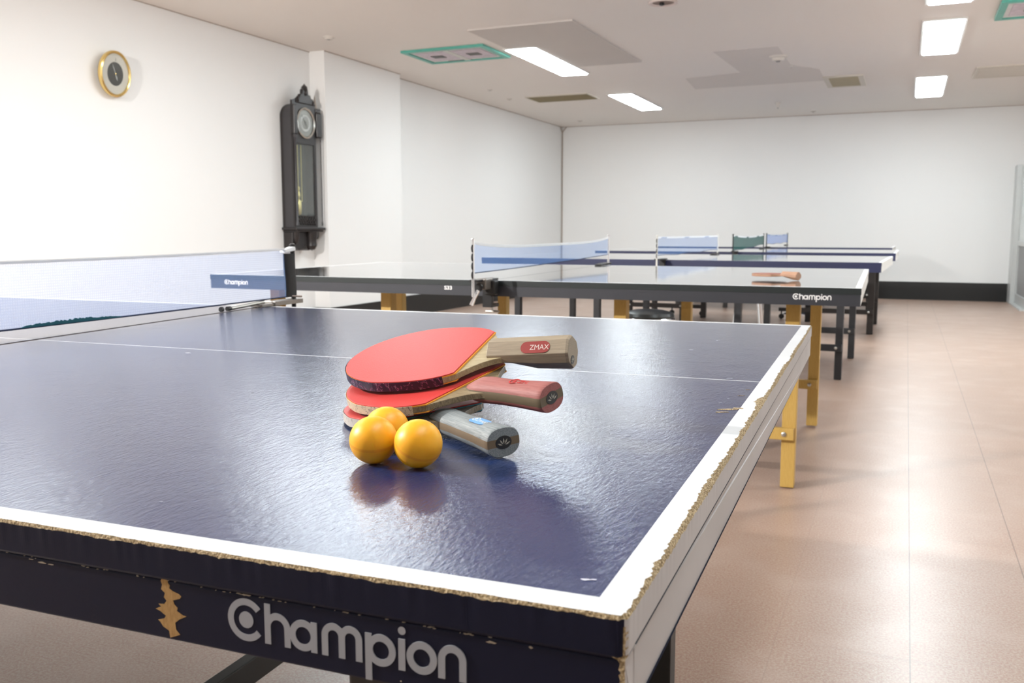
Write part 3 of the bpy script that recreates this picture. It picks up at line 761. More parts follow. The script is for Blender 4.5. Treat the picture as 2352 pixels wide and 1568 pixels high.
# bare wood chip on the apron
chip = [(-.2975, .7385), (-.2945, .7380), (-.2940, .7350), (-.2925, .7335), (-.2930, .7315), (-.2905, .7300), (-.2855, .7287), (-.2838, .7275), (-.2850, .7258), (-.2905, .7240), (-.2895, .7215), (-.2870, .7195), (-.2878, .7175), (-.2830, .7152), (-.2805, .7150), (-.2860, .7122), (-.2895, .7095), (-.2890, .7050), (-.2860, .7022), (-.2905, .7003), (-.2940, .6990), (-.2945, .7035), (-.2990, .7055), (-.3015, .7085), (-.3030, .7095), (-.2980, .7110), (-.2965, .7130), (-.3010, .7155), (-.3045, .7165), (-.3000, .7185), (-.3020, .7200), (-.2975, .7205), (-.2955, .7230), (-.2975, .7250), (-.2965, .7280), (-.2995, .7300), (-.2985, .7330), (-.2995, .7355)]
MB().prism(chip, 1, e-0.0002, e+0.001).build('bare_wood_chip', wood_mat('ochre_bare_wood', (0.34, 0.19, 0.06), (0.46, 0.28, 0.10), (60, 60, 20), 0.8), t1)
mb = MB(); rng = random.Random(9)
def crumb(x, z, w, h):
    n = 9; mb.prism([(x+w*math.cos(2*math.pi*i/n)*(0.5+0.7*rng.random()), z+h*math.sin(2*math.pi*i/n)*(0.5+0.7*rng.random())) for i in range(n)], 1, e-0.0002, e+0.0006)
for i in range(46):
    x = -0.435+0.36*rng.random(); crumb(x, 0.7355+0.0008*rng.random(), 0.0004+0.0012*rng.random(), 0.00022)
for x, z, w, h in ((-.410, .7345, .003, .0004), (-.400, .7335, .004, .0006), (-.392, .7332, .003, .0004), (-.075, .7335, .003, .0007), (-.052, .7345, .0012, .0006), (-.13, .701, .0006, .0004), (-.235, .7358, .004, .0004)): crumb(x, z, w, h)
pc_ = mb.build('paint_crumb', plain('pale_crumb', (0.42, 0.36, 0.27), 0.8), t1); pc_['kind'] = 'stuff'
# tan bare corner edge
rng = random.Random(3)
mb = MB()
zz = lin(0.6985, TT-0.006, 0.0016)
ring = []
for z in zz:
    w = 0.0012+0.0018*rng.random()+(0.0015 if z > 0.735 else 0)
    w2 = 0.0008+0.0010*rng.random()
    off = RC*0 if z < 0.7362 else 0.0
    if z > 0.7362: ring.append([(-RC*0.55-w*1.2, 0.0001+RC*0.06, z), (-RC*0.29+0.0002, RC*0.29-0.0002, z), (0.0002-RC*0.06, RC*0.55+w2, z), (-RC*0.5, RC*0.5, z)])
    else: ring.append([(-e-w, e-0.0003, z), (-e+0.0003, e-0.0003, z), (-e+0.0003, e+w2, z), (-e-0.002, e+0.002, z)])
mb.loft(ring); mb.build('bare_corner', M_fib, t1)
# logo and legs
mb = MB(); champion(mb, -0.248, 0.7078, 1.0, -0.0003, 0.0002)
ob = mb.build('lettering', plain('grey_print', (0.31, 0.32, 0.345), 0.5, var=0.05), t1); ob.location.y = e
m_leg1 = plain('black_leg_paint', (0.012, 0.012, 0.011), 0.45)
for x, y in ((-0.23, 0.17), (-0.255, 1.315), (-0.848, .17), (-0.848, 1.30), (-2.45, .17), (-2.45, 1.30)):
    leg_obj(t1, x, y, 0.05, m_leg1)
for x in (-0.848, -2.45):
    MB().box(x-0.012, x+0.012, 0.195, 1.275 if x < -0.3 else 1.29, 0.19, 0.235).build('stretcher', m_leg1, t1, bevel=0.002)

# ------------------------------------------------------------------ nets
def net_thing(q, xm, Wy, label, m_net, m_tape, post_mat, style, sag=0.006, dip=0.0, top=0.1525, over=0.1525, low0=0.02, low1=0.02, band=None, mirror_far=True):
    """net across a table; local frame = the table's (x = xm plane, y across)"""
    r = thing('table_tennis_net', label, 'net', (q[0], q[1], 0), q[2])
    y0, y1 = -over+0.012, Wy+over-0.012
    n = 60
    rings = []
    mb = MB(); tp = MB(); ty = []; by = []
    for i in range(n+1):
        s = i/n; y = y0+(y1-y0)*s
        zt = TT+top-sag*4*s*(1-s)-dip*(1-abs(2*s-1)**4)
        zl = TT+low0+(low1-low0)*s-0.004*math.sin(s*math.pi)+(0.003*math.sin(s*17) if style == 'far' else 0)
        x = xm+0.002*math.sin(s*9)
        ty.append((x, y, zt)); by.append((x, y, zl))
    vs = []; fs = []
    rowsN = 8
    for i in range(n+1):
        for k in range(rowsN+1):
            t = k/rowsN; vs.append((ty[i][0]+0.0025*math.sin(t*3.1+i*0.3)*(1 if style == 'far' else 0.3), ty[i][1], ty[i][2]+(by[i][2]-ty[i][2])*t))
    for i in range(n):
        for k in range(rowsN):
            a = i*(rowsN+1)+k; fs.append((a, a+1, a+rowsN+2, a+rowsN+1))
    mb.add(vs, fs); mb.build('net_mesh', m_net, r, smooth=True, fix=False)
    # folded top tape
    th_ = 0.004 if style == 'front' else 0.009
    rg = [[(p[0]-0.0018, p[1], p[2]-th_), (p[0]-0.0020, p[1], p[2]), (p[0], p[1], p[2]+0.002), (p[0]+0.0020, p[1], p[2]), (p[0]+0.0018, p[1], p[2]-th_)] for p in ty]
    MB().loft(rg).build('top_tape', m_tape, r, smooth=True)
    MB().tube(by, 0.0018, 6).build('bottom_cord', plain('dark_cord', (0.01, 0.02, 0.06), 0.7), r, smooth=True)
    for s, ye in ((-1, -over), (1, Wy+over)):
        pm = MB().tube([(xm, ye, TT-0.055), (xm, ye, TT+top+0.006)], 0.0062, 14)
        pm.lathe([(0.0085, 0), (0.0085, 0.006), (0.004, 0.009), (0, 0.009)], o=(xm, ye, TT+top+0.004), n=14)
        pm.build('post', post_mat, r, smooth=True)
        if style == 'front':
            # black fabric sleeve that slips over the post
            yy = ye-s*0.014
            MB().loft([[(xm+0.009*math.cos(a), yy+0.024*math.sin(a)+0.002*math.sin((z-TT)*40), z) for a in [2*math.pi*j/16 for j in range(16)]] for z in lin(TT+0.018, TT+top-0.014, 0.01)]).build('sleeve', plain('black_canvas', (0.012, 0.012, 0.013), 0.7, bump=0.3, bscale=900), r, smooth=True)
            MB().loft([[(xm+dx, yy-s*0.004+dy, TT+top+dz) for dx, dy, dz in ((-0.010, -0.028, -0.012), (0.010, -0.028, -0.012), (0.010, 0.022, -0.006), (-0.010, 0.022, -0.006))],
                      [(xm+dx, yy-s*0.004+dy, TT+top+dz) for dx, dy, dz in ((-0.009, -0.026, -0.002), (0.009, -0.026, -0.002), (0.009, 0.020, 0.006), (-0.009, 0.020, 0.006))]]).build('tape_end', m_tape, r, bevel=0.003)
        else:
            # lacing loops down the post
            zs = [TT+0.012+i*(top-0.02)/4 for i in range(5)]
            lm = MB()
            for i in range(4):
                pts = [(xm, ye+s*0.011*math.sin(math.pi*t/6), zs[i]+(zs[i+1]-zs[i])*t/6) for t in range(7)]
                lm.tube(pts, 0.0032, 6)
            lm.build('lacing', plain('black_lacing', (0.02, 0.02, 0.022), 0.6), r, smooth=True)
        # clamp: jaw over and under the table edge, arm, screw with lever
        d = -s
        ej = ye+d*over
        cm = MB()
        cm.box(xm-0.018, xm+0.018, min(ye, ej), max(ye, ej), TT+0.0005, TT+0.010) if style != 'front' else cm.box(xm-0.014, xm+0.022, min(ye-0.012, ye+0.012, ej), max(ye-0.012, ye+0.012, ej), TT+0.0005, TT+0.012)
        cm.box(xm-0.018, xm+0.018, min(ej, ej+d*0.05), max(ej, ej+d*0.05), TT+0.0006, TT+0.008)
        cm.box(xm-0.02, xm+0.02, min(ej-d*0.004, ej-d*0.022), max(ej-d*0.004, ej-d*0.022), TT-0.095, TT+0.0006)
        cm.box(xm-0.02, xm+0.02, min(ej-d*0.022, ej+d*0.05), max(ej-d*0.022, ej+d*0.05), TT-0.105, TT-0.093)
        cm.build('clamp', plain('clamp_grey', (0.24, 0.22, 0.20), 0.35, 0.7) if style == 'front' else M_blk, r, bevel=0.001)
        sm = MB().tube([(xm, ej+d*0.03, TT-0.125), (xm, ej+d*0.03, TT-0.063)], 0.005, 10)
        sm.tube([(xm-0.028, ej+d*0.03, TT-0.125), (xm+0.028, ej+d*0.03, TT-0.125)], 0.005, 8)
        sm.build('clamp_screw', M_steel, r, smooth=True)
        if style == 'front' and s == 1:
            MB().tube([(xm, ej+d*0.02, TT+0.012), (xm+0.004, ej-0.155, TT+0.006)], 0.0048, 12).build('tension_rod', M_steel, r, smooth=True)
            MB().tube([(xm+0.004, ej-0.158, TT+0.0062), (xm+0.005, ej-0.17, TT+0.0062)], 0.0055, 12).tube([(xm+0.006, ej-0.188, TT+0.0065), (xm+0.006, ej-0.195, TT+0.0065)], 0.006, 12).build('rod_knob', M_blk, r, smooth=True)
            MB().tube([(xm, ye-0.02, TT+0.020), (xm+0.03, ye-0.005, TT+0.019)], 0.003, 8).lathe([(0.0, -0.005), (0.004, -0.003), (0.005, 0), (0.004, 0.003), (0, 0.005)], o=(xm, ye-0.03, TT+0.0205), n=12).build('peg', M_chrome, r, smooth=True)
        if style == 'laced' and s == -1:
            MB().box(xm+0.002, xm+0.045, ye+0.10, ye+0.145, TT-0.055, TT+0.004).build('clamp_block', plain('black_rubber_block', (0.012, 0.012, 0.012), 0.5), r, bevel=0.006)
            MB().box(xm-0.01, xm+0.03, ye+0.05, ye+0.12, TT-0.03, TT+0.012).build('clamp_body', plain('clamp_grey', (0.24, 0.22, 0.20), 0.35, 0.7), r, bevel=0.004)
            MB().tube([(xm+0.008, ye+0.03, TT-0.032), (xm-0.004, ye+0.02, TT-0.06), (xm-0.014, ye+0.012, TT-0.088)], [0.007, 0.0065, 0.009], 10).build('lever', M_chrome, r, smooth=True)
            MB().lathe([(0.016, -0.006), (0.017, 0), (0.012, 0.008), (0, 0.009)], o=(xm+0.008, ye+0.035, TT-0.02), axis=1, n=20).build('screw_head', M_blk, r, smooth=True)
    return r
M_tape = plain('white_tape', (0.80, 0.82, 0.84), 0.6, bump=0.3, bscale=500)
n1 = net_mat('pale_blue_net', (0.22, 0.38, 0.76), 0.25)
n2 = net_mat('sky_blue_net', (0.16, 0.36, 0.78), 0.32)
n4 = net_mat('green_net', (0.03, 0.12, 0.11), 0.80)
n5 = net_mat('far_blue_net', (0.15, 0.30, 0.75), 0.5)
R1 = net_thing((0, 0, 0), -1.342, W1, 'pale blue see-through net on the front navy table', n1, M_tape, M_blk, 'front', sag=0.009, over=0.112, low0=0.019, low1=0.019, top=0.147)
# torn dark fringe in the bottom of the front net
mb = MB(); rng = random.Random(5)
pts = []
for i in range(60):
    y = 0.79+0.24*i/59; e_ = math.sin(math.pi*i/59)**0.5
    pts.append((y, TT+0.0165+0.0075*e_*(0.6+0.5*rng.random())*(1-0.2*i/59)))
poly = [(y, TT+0.0155) for y, z in reversed(pts)]
mb.prism(pts+poly, 0, -1.3425, -1.3410)
mb.build('torn_fringe', plain('dark_teal_fringe', (0.01, 0.10, 0.13), 0.8), R1)
n_t2 = net_thing(Q2, -1.37, 1.525, 'sky blue sagging net laced to chrome posts on the slate table', n2, M_tape, M_chrome, 'laced', sag=0.0, dip=0.022, low0=0.035, low1=0.055)
n_t2.rotation_euler.x = 0.004
net_thing(Q3, -1.37, 1.525, 'bright blue net with white top tape on the third table', n2, M_tape, plain('white_post', (0.75, 0.74, 0.70), 0.35), 'far', sag=0.002, low0=0.03, low1=0.04)
net_thing(Q4, -1.37, 1.525, 'dark green net with black posts on the fourth table', n4, M_tape, M_blk, 'far', sag=0.018, low0=0.012, low1=0.05)
net_thing(Q5, -1.37, 1.525, 'small blue net farthest away, right of the green net', n5, plain('blue_grey_tape', (0.40, 0.47, 0.62), 0.6), M_blk, 'far', sag=0.012, low0=0.04, low1=0.04)

# ------------------------------------------------------------------ bats
def bat_matrix(v):
    yaw, pit, rol = v[3], v[4], v[5]
    return Matrix.Translation(Vector(v[:3])) @ Matrix.Rotation(yaw, 4, 'Z') @ Matrix.Rotation(pit, 4, 'Y') @ Matrix.Rotation(rol, 4, 'X')
def blade_outline(A, B, cx, cyy, n=64, grow=0.0, upto=True):
    """points from the lower shoulder clockwise round the tip to the upper shoulder"""
    # choose exponent so that the curve passes the shoulder
    lo, hi = 1.6, 5.0
    for _ in range(40):
        m = (lo+hi)/2
        y = B*(1-(cx/A)**m)**(1/m)
        if y < cyy: lo = m
        else: hi = m
    ex = (lo+hi)/2
    pts = []
    a_sh = math.atan2((cyy/B), (cx/A))
    def P(q):
        c, s_ = math.cos(q), math.sin(q)
        k = ex if c > 0 else 2.0+(ex-2.0)*max(0, 1+c*3)
        rr = (abs(c)**k+abs(s_)**k)**(-1/k)
        return ((A+grow)*c*rr, (B+grow)*s_*rr)
    # find start angle with x = cx
    q0 = None; q = 0.3
    while q < 1.5:
        if P(q)[0] <= cx: q0 = q; break
        q += 0.004
    for i in range(n+1):
        q = q0+(2*math.pi-2*q0)*i/n; pts.append(P(q))
    return pts
def bat(name, label, v, A, B, cx, cyy, hl, style, cols, group=None):
    r = thing(name, label, 'table tennis bat', group=group, mat=bat_matrix(v))
    out = blade_outline(A, B, cx, cyy)          # upper shoulder ... tip ... lower shoulder
    hw = 0.0150 if style != 'octagon' else 0.0165
    # neck curves from shoulder to handle
    x1, y1 = out[0]
    def neck(sgn):
        p0 = Vector((x1, y1*sgn)); p3 = Vector((cx+0.050, hw*0.80*sgn))
        p1 = p0+Vector((0.012, -0.022*sgn)); p2 = p3+Vector((-0.028, 0.000))
        return [((1-t)**3*p0+3*(1-t)**2*t*p1+3*(1-t)*t*t*p2+t**3*p3) for t in [i/14 for i in range(1, 15)]]
    up = neck(1); dn = neck(-1)
    poly = [tuple(p) for p in reversed(up)]+out+[tuple(p) for p in dn]
    end = [(hl-0.006, -hw*0.75), (hl-0.006, hw*0.75)]
    MB().prism(poly+end, 2, -0.0030, 0.0030).build('blade', cols['wood'], r, bevel=0.0006)
    ins = [(x*0.992, y*0.992) for x, y in out]
    tilt = 0.0
    for s in (1, -1):
        sp = [(x*0.998, y*0.998) for x, y in out]
        MB().prism([(x+(0.0012 if i in (0, len(sp)-1) else 0), y) for i, (x, y) in enumerate(sp)], 2, min(s*0.0030, s*0.0040), max(s*0.0030, s*0.0040)).build('sponge', cols['sponge'], r)
        MB().prism(ins, 2, min(s*0.0040, s*0.0052), max(s*0.0040, s*0.0052)).build('rubber', cols['rubber'] if s == 1 else cols['back'], r, bevel=0.0004)
    # edge tape
    if cols.get('tape'):
        k = len(out); sub = out[2:k-2]
        o1 = []
        for i, (x, y) in enumerate(sub):
            a = Vector(sub[max(i-1, 0)]); b = Vector(sub[min(i+1, len(sub)-1)]); t = (b-a).normalized(); nn = Vector((t.y, -t.x))
            if nn.dot(Vector((x, y))) < 0: nn = -nn
            o1.append((Vector((x, y))+nn*0.0005, Vector((x, y))+nn*0.0001))
        hz = 0.0045 if style != 'thin' else 0.003
        MB().loft([[(p.x, p.y, -hz), (p.x, p.y, hz), (q.x, q.y, hz), (q.x, q.y, -hz)] for p, q in o1]).build('edge_tape', cols['tape'], r)
    # handle
    hs = cx+(0.018 if style == 'octagon' else 0.014)
    if style == 'octagon':
        a_, b_ = 0.0060, 0.0168      # half flat, half height
        sec = [(-a_, b_), (-0.0168, 0.0055), (-0.0168, -0.0055), (-a_, -b_), (a_, -b_), (0.0168, -0.0055), (0.0168, 0.0055), (a_, b_)]
        mb = MB()
        top = [(y, z) for y, z in sec if z > 0]
        rings = []
        for x, k, kl in ((hs, 0.95, 0.2), (hs+0.022, 0.95, 0.45), (hs+0.05, 0.95, 0.85), (hl-0.003, 0.95, 0.95), (hl, 0.90, 0.90)): rings.append([(x, y*k, z*(k if z > 0 else kl)) for y, z in sec])
        mb.loft(rings); g = mb.build('handle', cols['grip'], r, bevel=0.0006)
        endr, ez = 0.0150, 0.0
    else:
        mb = MB(); rings = []
        n = 28
        st_ = [(hs-0.012, 0.30, 0.26), (hs-0.004, 0.80, 0.55), (hs+0.004, 0.95, 0.86), (hs+0.014, 0.97, 0.97), (hs+0.040, 0.90, 0.94), (hl-0.030, 0.96, 0.98), (hl-0.006, 1.08, 1.06), (hl-0.001, 1.09, 1.07), (hl, 1.05, 1.02)]
        for x, kw, kt in st_:
            ring = []
            for j in range(n):
                q = 2*math.pi*j/n; c, s_ = math.cos(q), math.sin(q)
                rr = (abs(c)**2.5+abs(s_)**2.5)**(-1/2.5)
                ring.append((x, c*rr*0.0150*kw, s_*rr*0.0122*kt))
            rings.append(ring)
        mb.loft(rings); g = mb.build('handle', cols['grip'], r, smooth=True, angle=50)
    # butt: dark oval emblem with pale petals
    if cols.get('emblem', True):
        ey, ez = (0.0, 0.0) if style != 'octagon' else (-0.006, -0.006)
        R_ = 0.0068 if style != 'octagon' else 0.005
        MB().prism([(ey+R_*1.15*math.cos(2*math.pi*i/24), ez+R_*0.85*math.sin(2*math.pi*i/24)) for i in range(24)], 0, hl-0.0002, hl+0.0003).build('end_emblem', plain('emblem_black', (0.012, 0.012, 0.012), 0.4), r)
        pm = MB()
        for q in (25, 58, 90, 122, 155):
            qa = math.radians(q); d = Vector((math.cos(qa), math.sin(qa))); nn = Vector((-d.y, d.x))
            b0 = Vector((ey, ez-R_*0.45))
            pm.prism([tuple(b0+d*R_*0.25), tuple(b0+d*R_*0.62+nn*R_*0.11), tuple(b0+d*R_*1.0), tuple(b0+d*R_*0.62-nn*R_*0.11)], 0, hl+0.0003, hl+0.0005)
        pm.build('end_petals', plain('petal_grey', (0.35, 0.33, 0.27), 0.5), r)
    return r

m_red = plain('red_rubber', (0.56, 0.045, 0.04), 0.40, var=0.05, bump=0.12, bscale=900)
m_redt = m_red
m_blkr = plain('black_rubber', (0.014, 0.014, 0.014), 0.4)
m_spo = plain('orange_sponge', (0.85, 0.36, 0.04), 0.8, bump=0.3, bscale=1500)
m_wd = wood_mat('pale_blade_wood', (0.28, 0.22, 0.12), (0.44, 0.36, 0.21), (5, 90, 30), 0.45)
m_wd2 = wood_mat('brown_blade_wood', (0.16, 0.12, 0.07), (0.34, 0.27, 0.16), (5, 90, 30), 0.4)
g1 = wood_mat('tan_grip_wood', (0.24, 0.19, 0.13), (0.33, 0.265, 0.185), (4, 90, 90), 0.55)
g2 = wood_mat('rose_grip_wood', (0.26, 0.075, 0.065), (0.36, 0.125, 0.11), (3, 120, 120), 0.6, core=(0.14, 0.105, 0.06), corez=0.0042)
g3 = wood_mat('grey_blue_grip_wood', (0.13, 0.155, 0.165), (0.29, 0.31, 0.31), (3, 120, 120), 0.55, core=(0.17, 0.12, 0.07), corez=0.0035)
tp1 = tape_mat('purple_edge_tape', (0.018, 0.010, 0.032), (0.35, 0.10, 0.22), (0.55, 0.45, 0.5))
tp2 = tape_mat('cream_edge_tape', (0.62, 0.50, 0.34), (0.05, 0.03, 0.06), (0.35, 0.22, 0.12))
tp3 = tape_mat('grey_edge_tape', (0.55, 0.50, 0.44), (0.02, 0.02, 0.04), (0.10, 0.08, 0.08))
V3 = (-0.3195, 0.3865, 0.7728, -0.6631, -0.008, 0.08)
V2 = (-0.3153, 0.3974, 0.7990, -0.3777, -0.0333, 0.2362)
V1 = (-0.3311, 0.4225, 0.8203, -0.0086, -0.0864, 0.2629)
B1 = bat('table_tennis_bat', 'red bat on top of the stack with a square-edged tan handle and dark purple rim', V1, 0.081, 0.0762, 0.0644, 0.056, 0.1690, 'octagon', dict(wood=m_wd, rubber=m_red, back=m_blkr, sponge=m_spo, tape=tp1, grip=g1))
B2 = bat('table_tennis_bat', 'red bat in the middle of the stack with a rounded rose-pink handle', V2, 0.0828, 0.0781, 0.064, 0.056, 0.1728, 'round', dict(wood=m_wd2, rubber=m_red, back=m_blkr, sponge=m_spo, tape=tp2, grip=g2))
B3 = bat('table_tennis_bat', 'red bat at the bottom of the stack with a weathered grey-blue handle', V3, 0.0785, 0.072, 0.045, 0.052, 0.179, 'round', dict(wood=m_wd2, rubber=m_red, back=m_blkr, sponge=plain('teal_sponge', (0.10, 0.30, 0.38), 0.7), tape=tp3, grip=g3))
# handle labels
def pill(mb, L, Wd, x, y, z, d=0.0002, n=10):
    pts = [(x+L/2-Wd/2+Wd/2*math.cos(q), y+Wd/2*math.sin(q)) for q in [math.radians(-90+180*i/n) for i in range(n+1)]]
    pts += [(x-L/2+Wd/2+Wd/2*math.cos(q), y+Wd/2*math.sin(q)) for q in [math.radians(90+180*i/n) for i in range(n+1)]]
    mb.prism(pts, 2, z, z+d)
def ring_mark(name, mat, parent, x, y, z, R_, w):
    mb = MB(); tmp = MB(); pts = arc(0, 0, R_, 40, 320, 24)
    ribbon(mb, pts, w, 0, 0.00025)
    vs = [(v[0], -v[2], v[1]) for v in mb.v]; mb.v = [(x+v[0], y-v[1], z+v[2]) for v in vs]
    mb.prism([(x+R_*0.42*math.cos(2*math.pi*i/14), y+R_*0.42*math.sin(2*math.pi*i/14)) for i in range(14)], 2, z, z+0.00025)
    return mb.build(name, mat, parent)
m_lred = plain('label_red', (0.27, 0.035, 0.03), 0.45)
m_lgrey = plain('label_pale', (0.62, 0.52, 0.47), 0.5)
# top bat: label lies on the near sloping face of the octagon handle
h1 = [c for c in B1.children if c.name.startswith('handle')][0]
# sloping face between (-a_, b_) and (-0.0168, 0.0055): centre and normal
fy, fz = -(0.0060+0.0168)/2*0.95, (0.0168+0.0055)/2*0.95
ang = math.atan2(0.0168-0.0060, 0.0168-0.0055)
lab = MB(); pill(lab, 0.031, 0.0125, 0, 0, 0)
lo = lab.build('label', m_lred, h1); lo.matrix_local = Matrix.Translation((0.1345, fy-0.0001, fz+0.0001)) @ Matrix.Rotation(ang, 4, 'X')
F1 = lo.matrix_local
a = ring_mark('label_mark', m_lgrey, h1, -0.0095, 0.0, 0.0002, 0.0044, 0.0014); a.matrix_local = F1
a = text_mesh('ZMAX', 0.0078, m_lgrey, 'label_text', h1, (0, 0, 0), (0, 0, 0), 0.0001, 1.0); a.matrix_local = F1 @ Matrix.Translation((-0.0058, -0.0028, 0.0002)) @ Matrix.Diagonal((0.93, 1, 1, 1))
# middle bat: red logo on the rose grip
h2 = [c for c in B2.children if c.name.startswith('handle')][0]
m_redp = plain('logo_red', (0.50, 0.02, 0.02), 0.4)
a = ring_mark('label_mark', m_redp, h2, 0.1300, 0.0, 0.0119, 0.0048, 0.0012); a2 = text_mesh('ZMAX', 0.0085, m_redp, 'label_text', h2, (0.1355, -0.003, 0.0120), (0, 0, 0), 0.00012, 0.92)
# bottom bat: light blue pill
h3 = [c for c in B3.children if c.name.startswith('handle')][0]
lab = MB(); pill(lab, 0.028, 0.013, 0.1400, -0.0005, 0.01158, 0.0003); lab.build('label', plain('label_blue', (0.16, 0.38, 0.80), 0.35), h3)
m_lw = plain('label_white', (0.72, 0.80, 0.90), 0.4)
ring_mark('label_mark', m_lw, h3, 0.1310, 0.001, 0.0119, 0.0036, 0.0009); text_mesh('ZMAX', 0.0062, m_lw, 'label_text', h3, (0.1347, -0.0025, 0.0120), (0, 0, 0), 0.00008, 0.92)
# word on the purple rim of the top bat is too small to read; a pale dashed line stands on it
# ------------------------------------------------------------------ balls
m_ball = plain('orange_celluloid', (1.0, 0.46, 0.012), 0.42, var=0.02, scale=30)
mb_ = m_ball.node_tree.nodes['Principled BSDF']
mb_.inputs['Subsurface Weight'].default_value = 0.35; mb_.inputs['Subsurface Radius'].default_value = (0.02, 0.008, 0.002); mb_.inputs['Subsurface Scale'].default_value = 0.5
m_seam = plain('ball_seam', (0.92, 0.37, 0.010), 0.5, var=0.02)
def ball(x, y, rot, label):
    prof = [(0.02*math.sin(math.pi*i/48), -0.02*math.cos(math.pi*i/48)) for i in range(49)]
    R_ = 0.02
    m = MB().lathe([(max(a, 0.0), b) for a, b in prof], n=64, cap=False)
    # shallow equator weld line
    o = m.build('table_tennis_ball', [m_ball, m_seam], smooth=True, angle=180)
    for p in o.data.polygons:
        if abs(p.center.z) < 0.0007: p.material_index = 1
    o.location = (x, y, TT+R_); o.rotation_euler = rot
    tag(o, label, 'table tennis ball', 'orange balls by the bats')
    return o
def ball_mesh_weld(): pass
ball(-0.2738, 0.2222, (0.25, 0.12, 0), 'orange ball at the front left of the three')
ball(-0.2328, 0.2238, (0.45, 0.35, 0.4), 'orange ball at the front right, nearest the grey-blue handle')
ball(-0.2835, 0.2620, (1.2, 0.2, 0), 'orange ball behind the other two, mostly hidden')

# ------------------------------------------------------------------ bats lying on the second table
m_tan = wood_mat('salmon_wood', (0.42, 0.22, 0.14), (0.54, 0.33, 0.22), (5, 90, 90), 0.5)
m_tan2 = plain('pink_brown_rubber', (0.33, 0.13, 0.09), 0.5)
cl_ = dict(wood=m_tan, rubber=m_tan2, back=m_tan2, sponge=m_tan, grip=m_tan, emblem=False)
bat('table_tennis_bat', 'worn tan bat lying on the slate table', (-0.268, 3.335, TT+0.0192, -0.62, 0.0, 0.0), 0.070, 0.064, 0.052, 0.046, 0.145, 'octagon', cl_)

# ------------------------------------------------------------------ stools between the tables
def stool(loc, label, seat_z=0.45, rad=0.15, legs=False, base_r=0.19):
    r = thing('stool', label, 'stool', loc, 0)
    MB().lathe([(rad*0.98, seat_z-0.03), (rad, seat_z-0.012), (rad*0.94, seat_z+0.006), (rad*0.6, seat_z+0.022), (0, seat_z+0.028)], n=40).build('seat', plain('black_vinyl', (0.02, 0.022, 0.022), 0.3), r, smooth=True)
    MB().lathe([(rad*1.0, seat_z-0.052), (rad*1.03, seat_z-0.045), (rad*1.03, seat_z-0.030), (rad*1.0, seat_z-0.024)], n=40).build('seat_ring', M_chrome, r, smooth=True)
    if legs:
        for k in range(4):
            q = math.radians(45+90*k); c, s = math.cos(q), math.sin(q)
            MB().tube([(c*rad*0.75, s*rad*0.75, seat_z-0.04), (c*rad*1.15, s*rad*1.15, 0.004)], 0.011, 12).build('leg', M_chrome, r, smooth=True)
    else:
        MB().tube([(0, 0, 0.02), (0, 0, seat_z-0.04)], 0.022, 16).build('column', M_chrome, r, smooth=True)
        MB().lathe([(base_r, 0.002), (base_r, 0.012), (base_r*0.85, 0.028), (base_r*0.3, 0.045), (0.03, 0.07), (0.0, 0.07)], n=48).build('base', M_chrome, r, smooth=True)
    return r
stool((-1.185, 5.22, 0), 'round stool with a black seat and chrome ring, just behind the slate table', 0.435, 0.163)
stool(tuple(room(-1.12, 7.66)), 'chrome-legged stool between the third and fourth tables', 0.46, 0.15, True)
stool(tuple(room(-0.99, 10.38)), 'bar stool with a round chrome base between the fourth table and the farthest one', 0.60, 0.16, base_r=0.165)

# ------------------------------------------------------------------ round wall clock
CL = Matrix.Translation(room(L0+0.024, 4.435, 2.035)) @ RZ @ Matrix.Rotation(math.radians(8), 4, 'Z') @ Matrix.Rotation(math.radians(5), 4, 'Y') @ Matrix.Diagonal((0.62, 1, 1, 1))
r = thing('wall_clock', 'round wall clock with a gold rim and dark centre on the left wall', 'clock', mat=CL)
m_gold = plain('brass_gold', (0.80, 0.58, 0.22), 0.22, 1.0)
MB().lathe([(0.135, 0.0), (0.150, 0.012), (0.157, 0.035), (0.155, 0.058), (0.146, 0.066), (0.138, 0.060), (0.136, 0.048)], axis=0, n=56, cap=False).build('rim', m_gold, r, smooth=True)
MB().lathe([(0.137, 0.030), (0.137, 0.046), (0.0, 0.046)], axis=0, n=56).build('dial', plain('cream_dial', (0.55, 0.53, 0.46), 0.35), r)
MB().lathe([(0.080, 0.0461), (0.080, 0.0475), (0.0, 0.0475)], axis=0, n=48).build('inner_disc', plain('dark_olive_disc', (0.045, 0.04, 0.03), 0.3), r)
def hand(name, L, wid, angd, x, mat, tail=0.02):
    q = math.radians(angd); d = Vector((math.sin(q), math.cos(q))); nn = Vector((d.y, -d.x))
    pts = [tuple(-d*tail-nn*wid*0.6), tuple(-d*tail+nn*wid*0.6), tuple(d*L*0.6+nn*wid), tuple(d*L), tuple(d*L*0.6-nn*wid)]
    MB().prism(pts, 0, x, x+0.001).build(name, mat, r)
m_hand = plain('grey_hand', (0.40, 0.40, 0.38), 0.4, 0.5)
hand('minute_hand', 0.075, 0.004, -28, 0.0495, m_hand); hand('hour_hand', 0.05, 0.006, 152, 0.0482, m_hand, 0.01)
MB().add([(0.0478, -0.004, 0.088), (0.0478, 0.004, 0.088), (0.0478, 0.0, 0.112), (0.0466, -0.004, 0.088), (0.0466, 0.004, 0.088), (0.0466, 0.0, 0.112)], [(0, 1, 2), (5, 4, 3), (0, 3, 4, 1), (1, 4, 5, 2), (2, 5, 3, 0)]).build('twelve_mark', plain('mark_grey', (0.2, 0.2, 0.2), 0.5), r)
MB().lathe([(0.006, 0.0505), (0.006, 0.053), (0, 0.054)], axis=0, n=16).build('hub', m_gold, r)

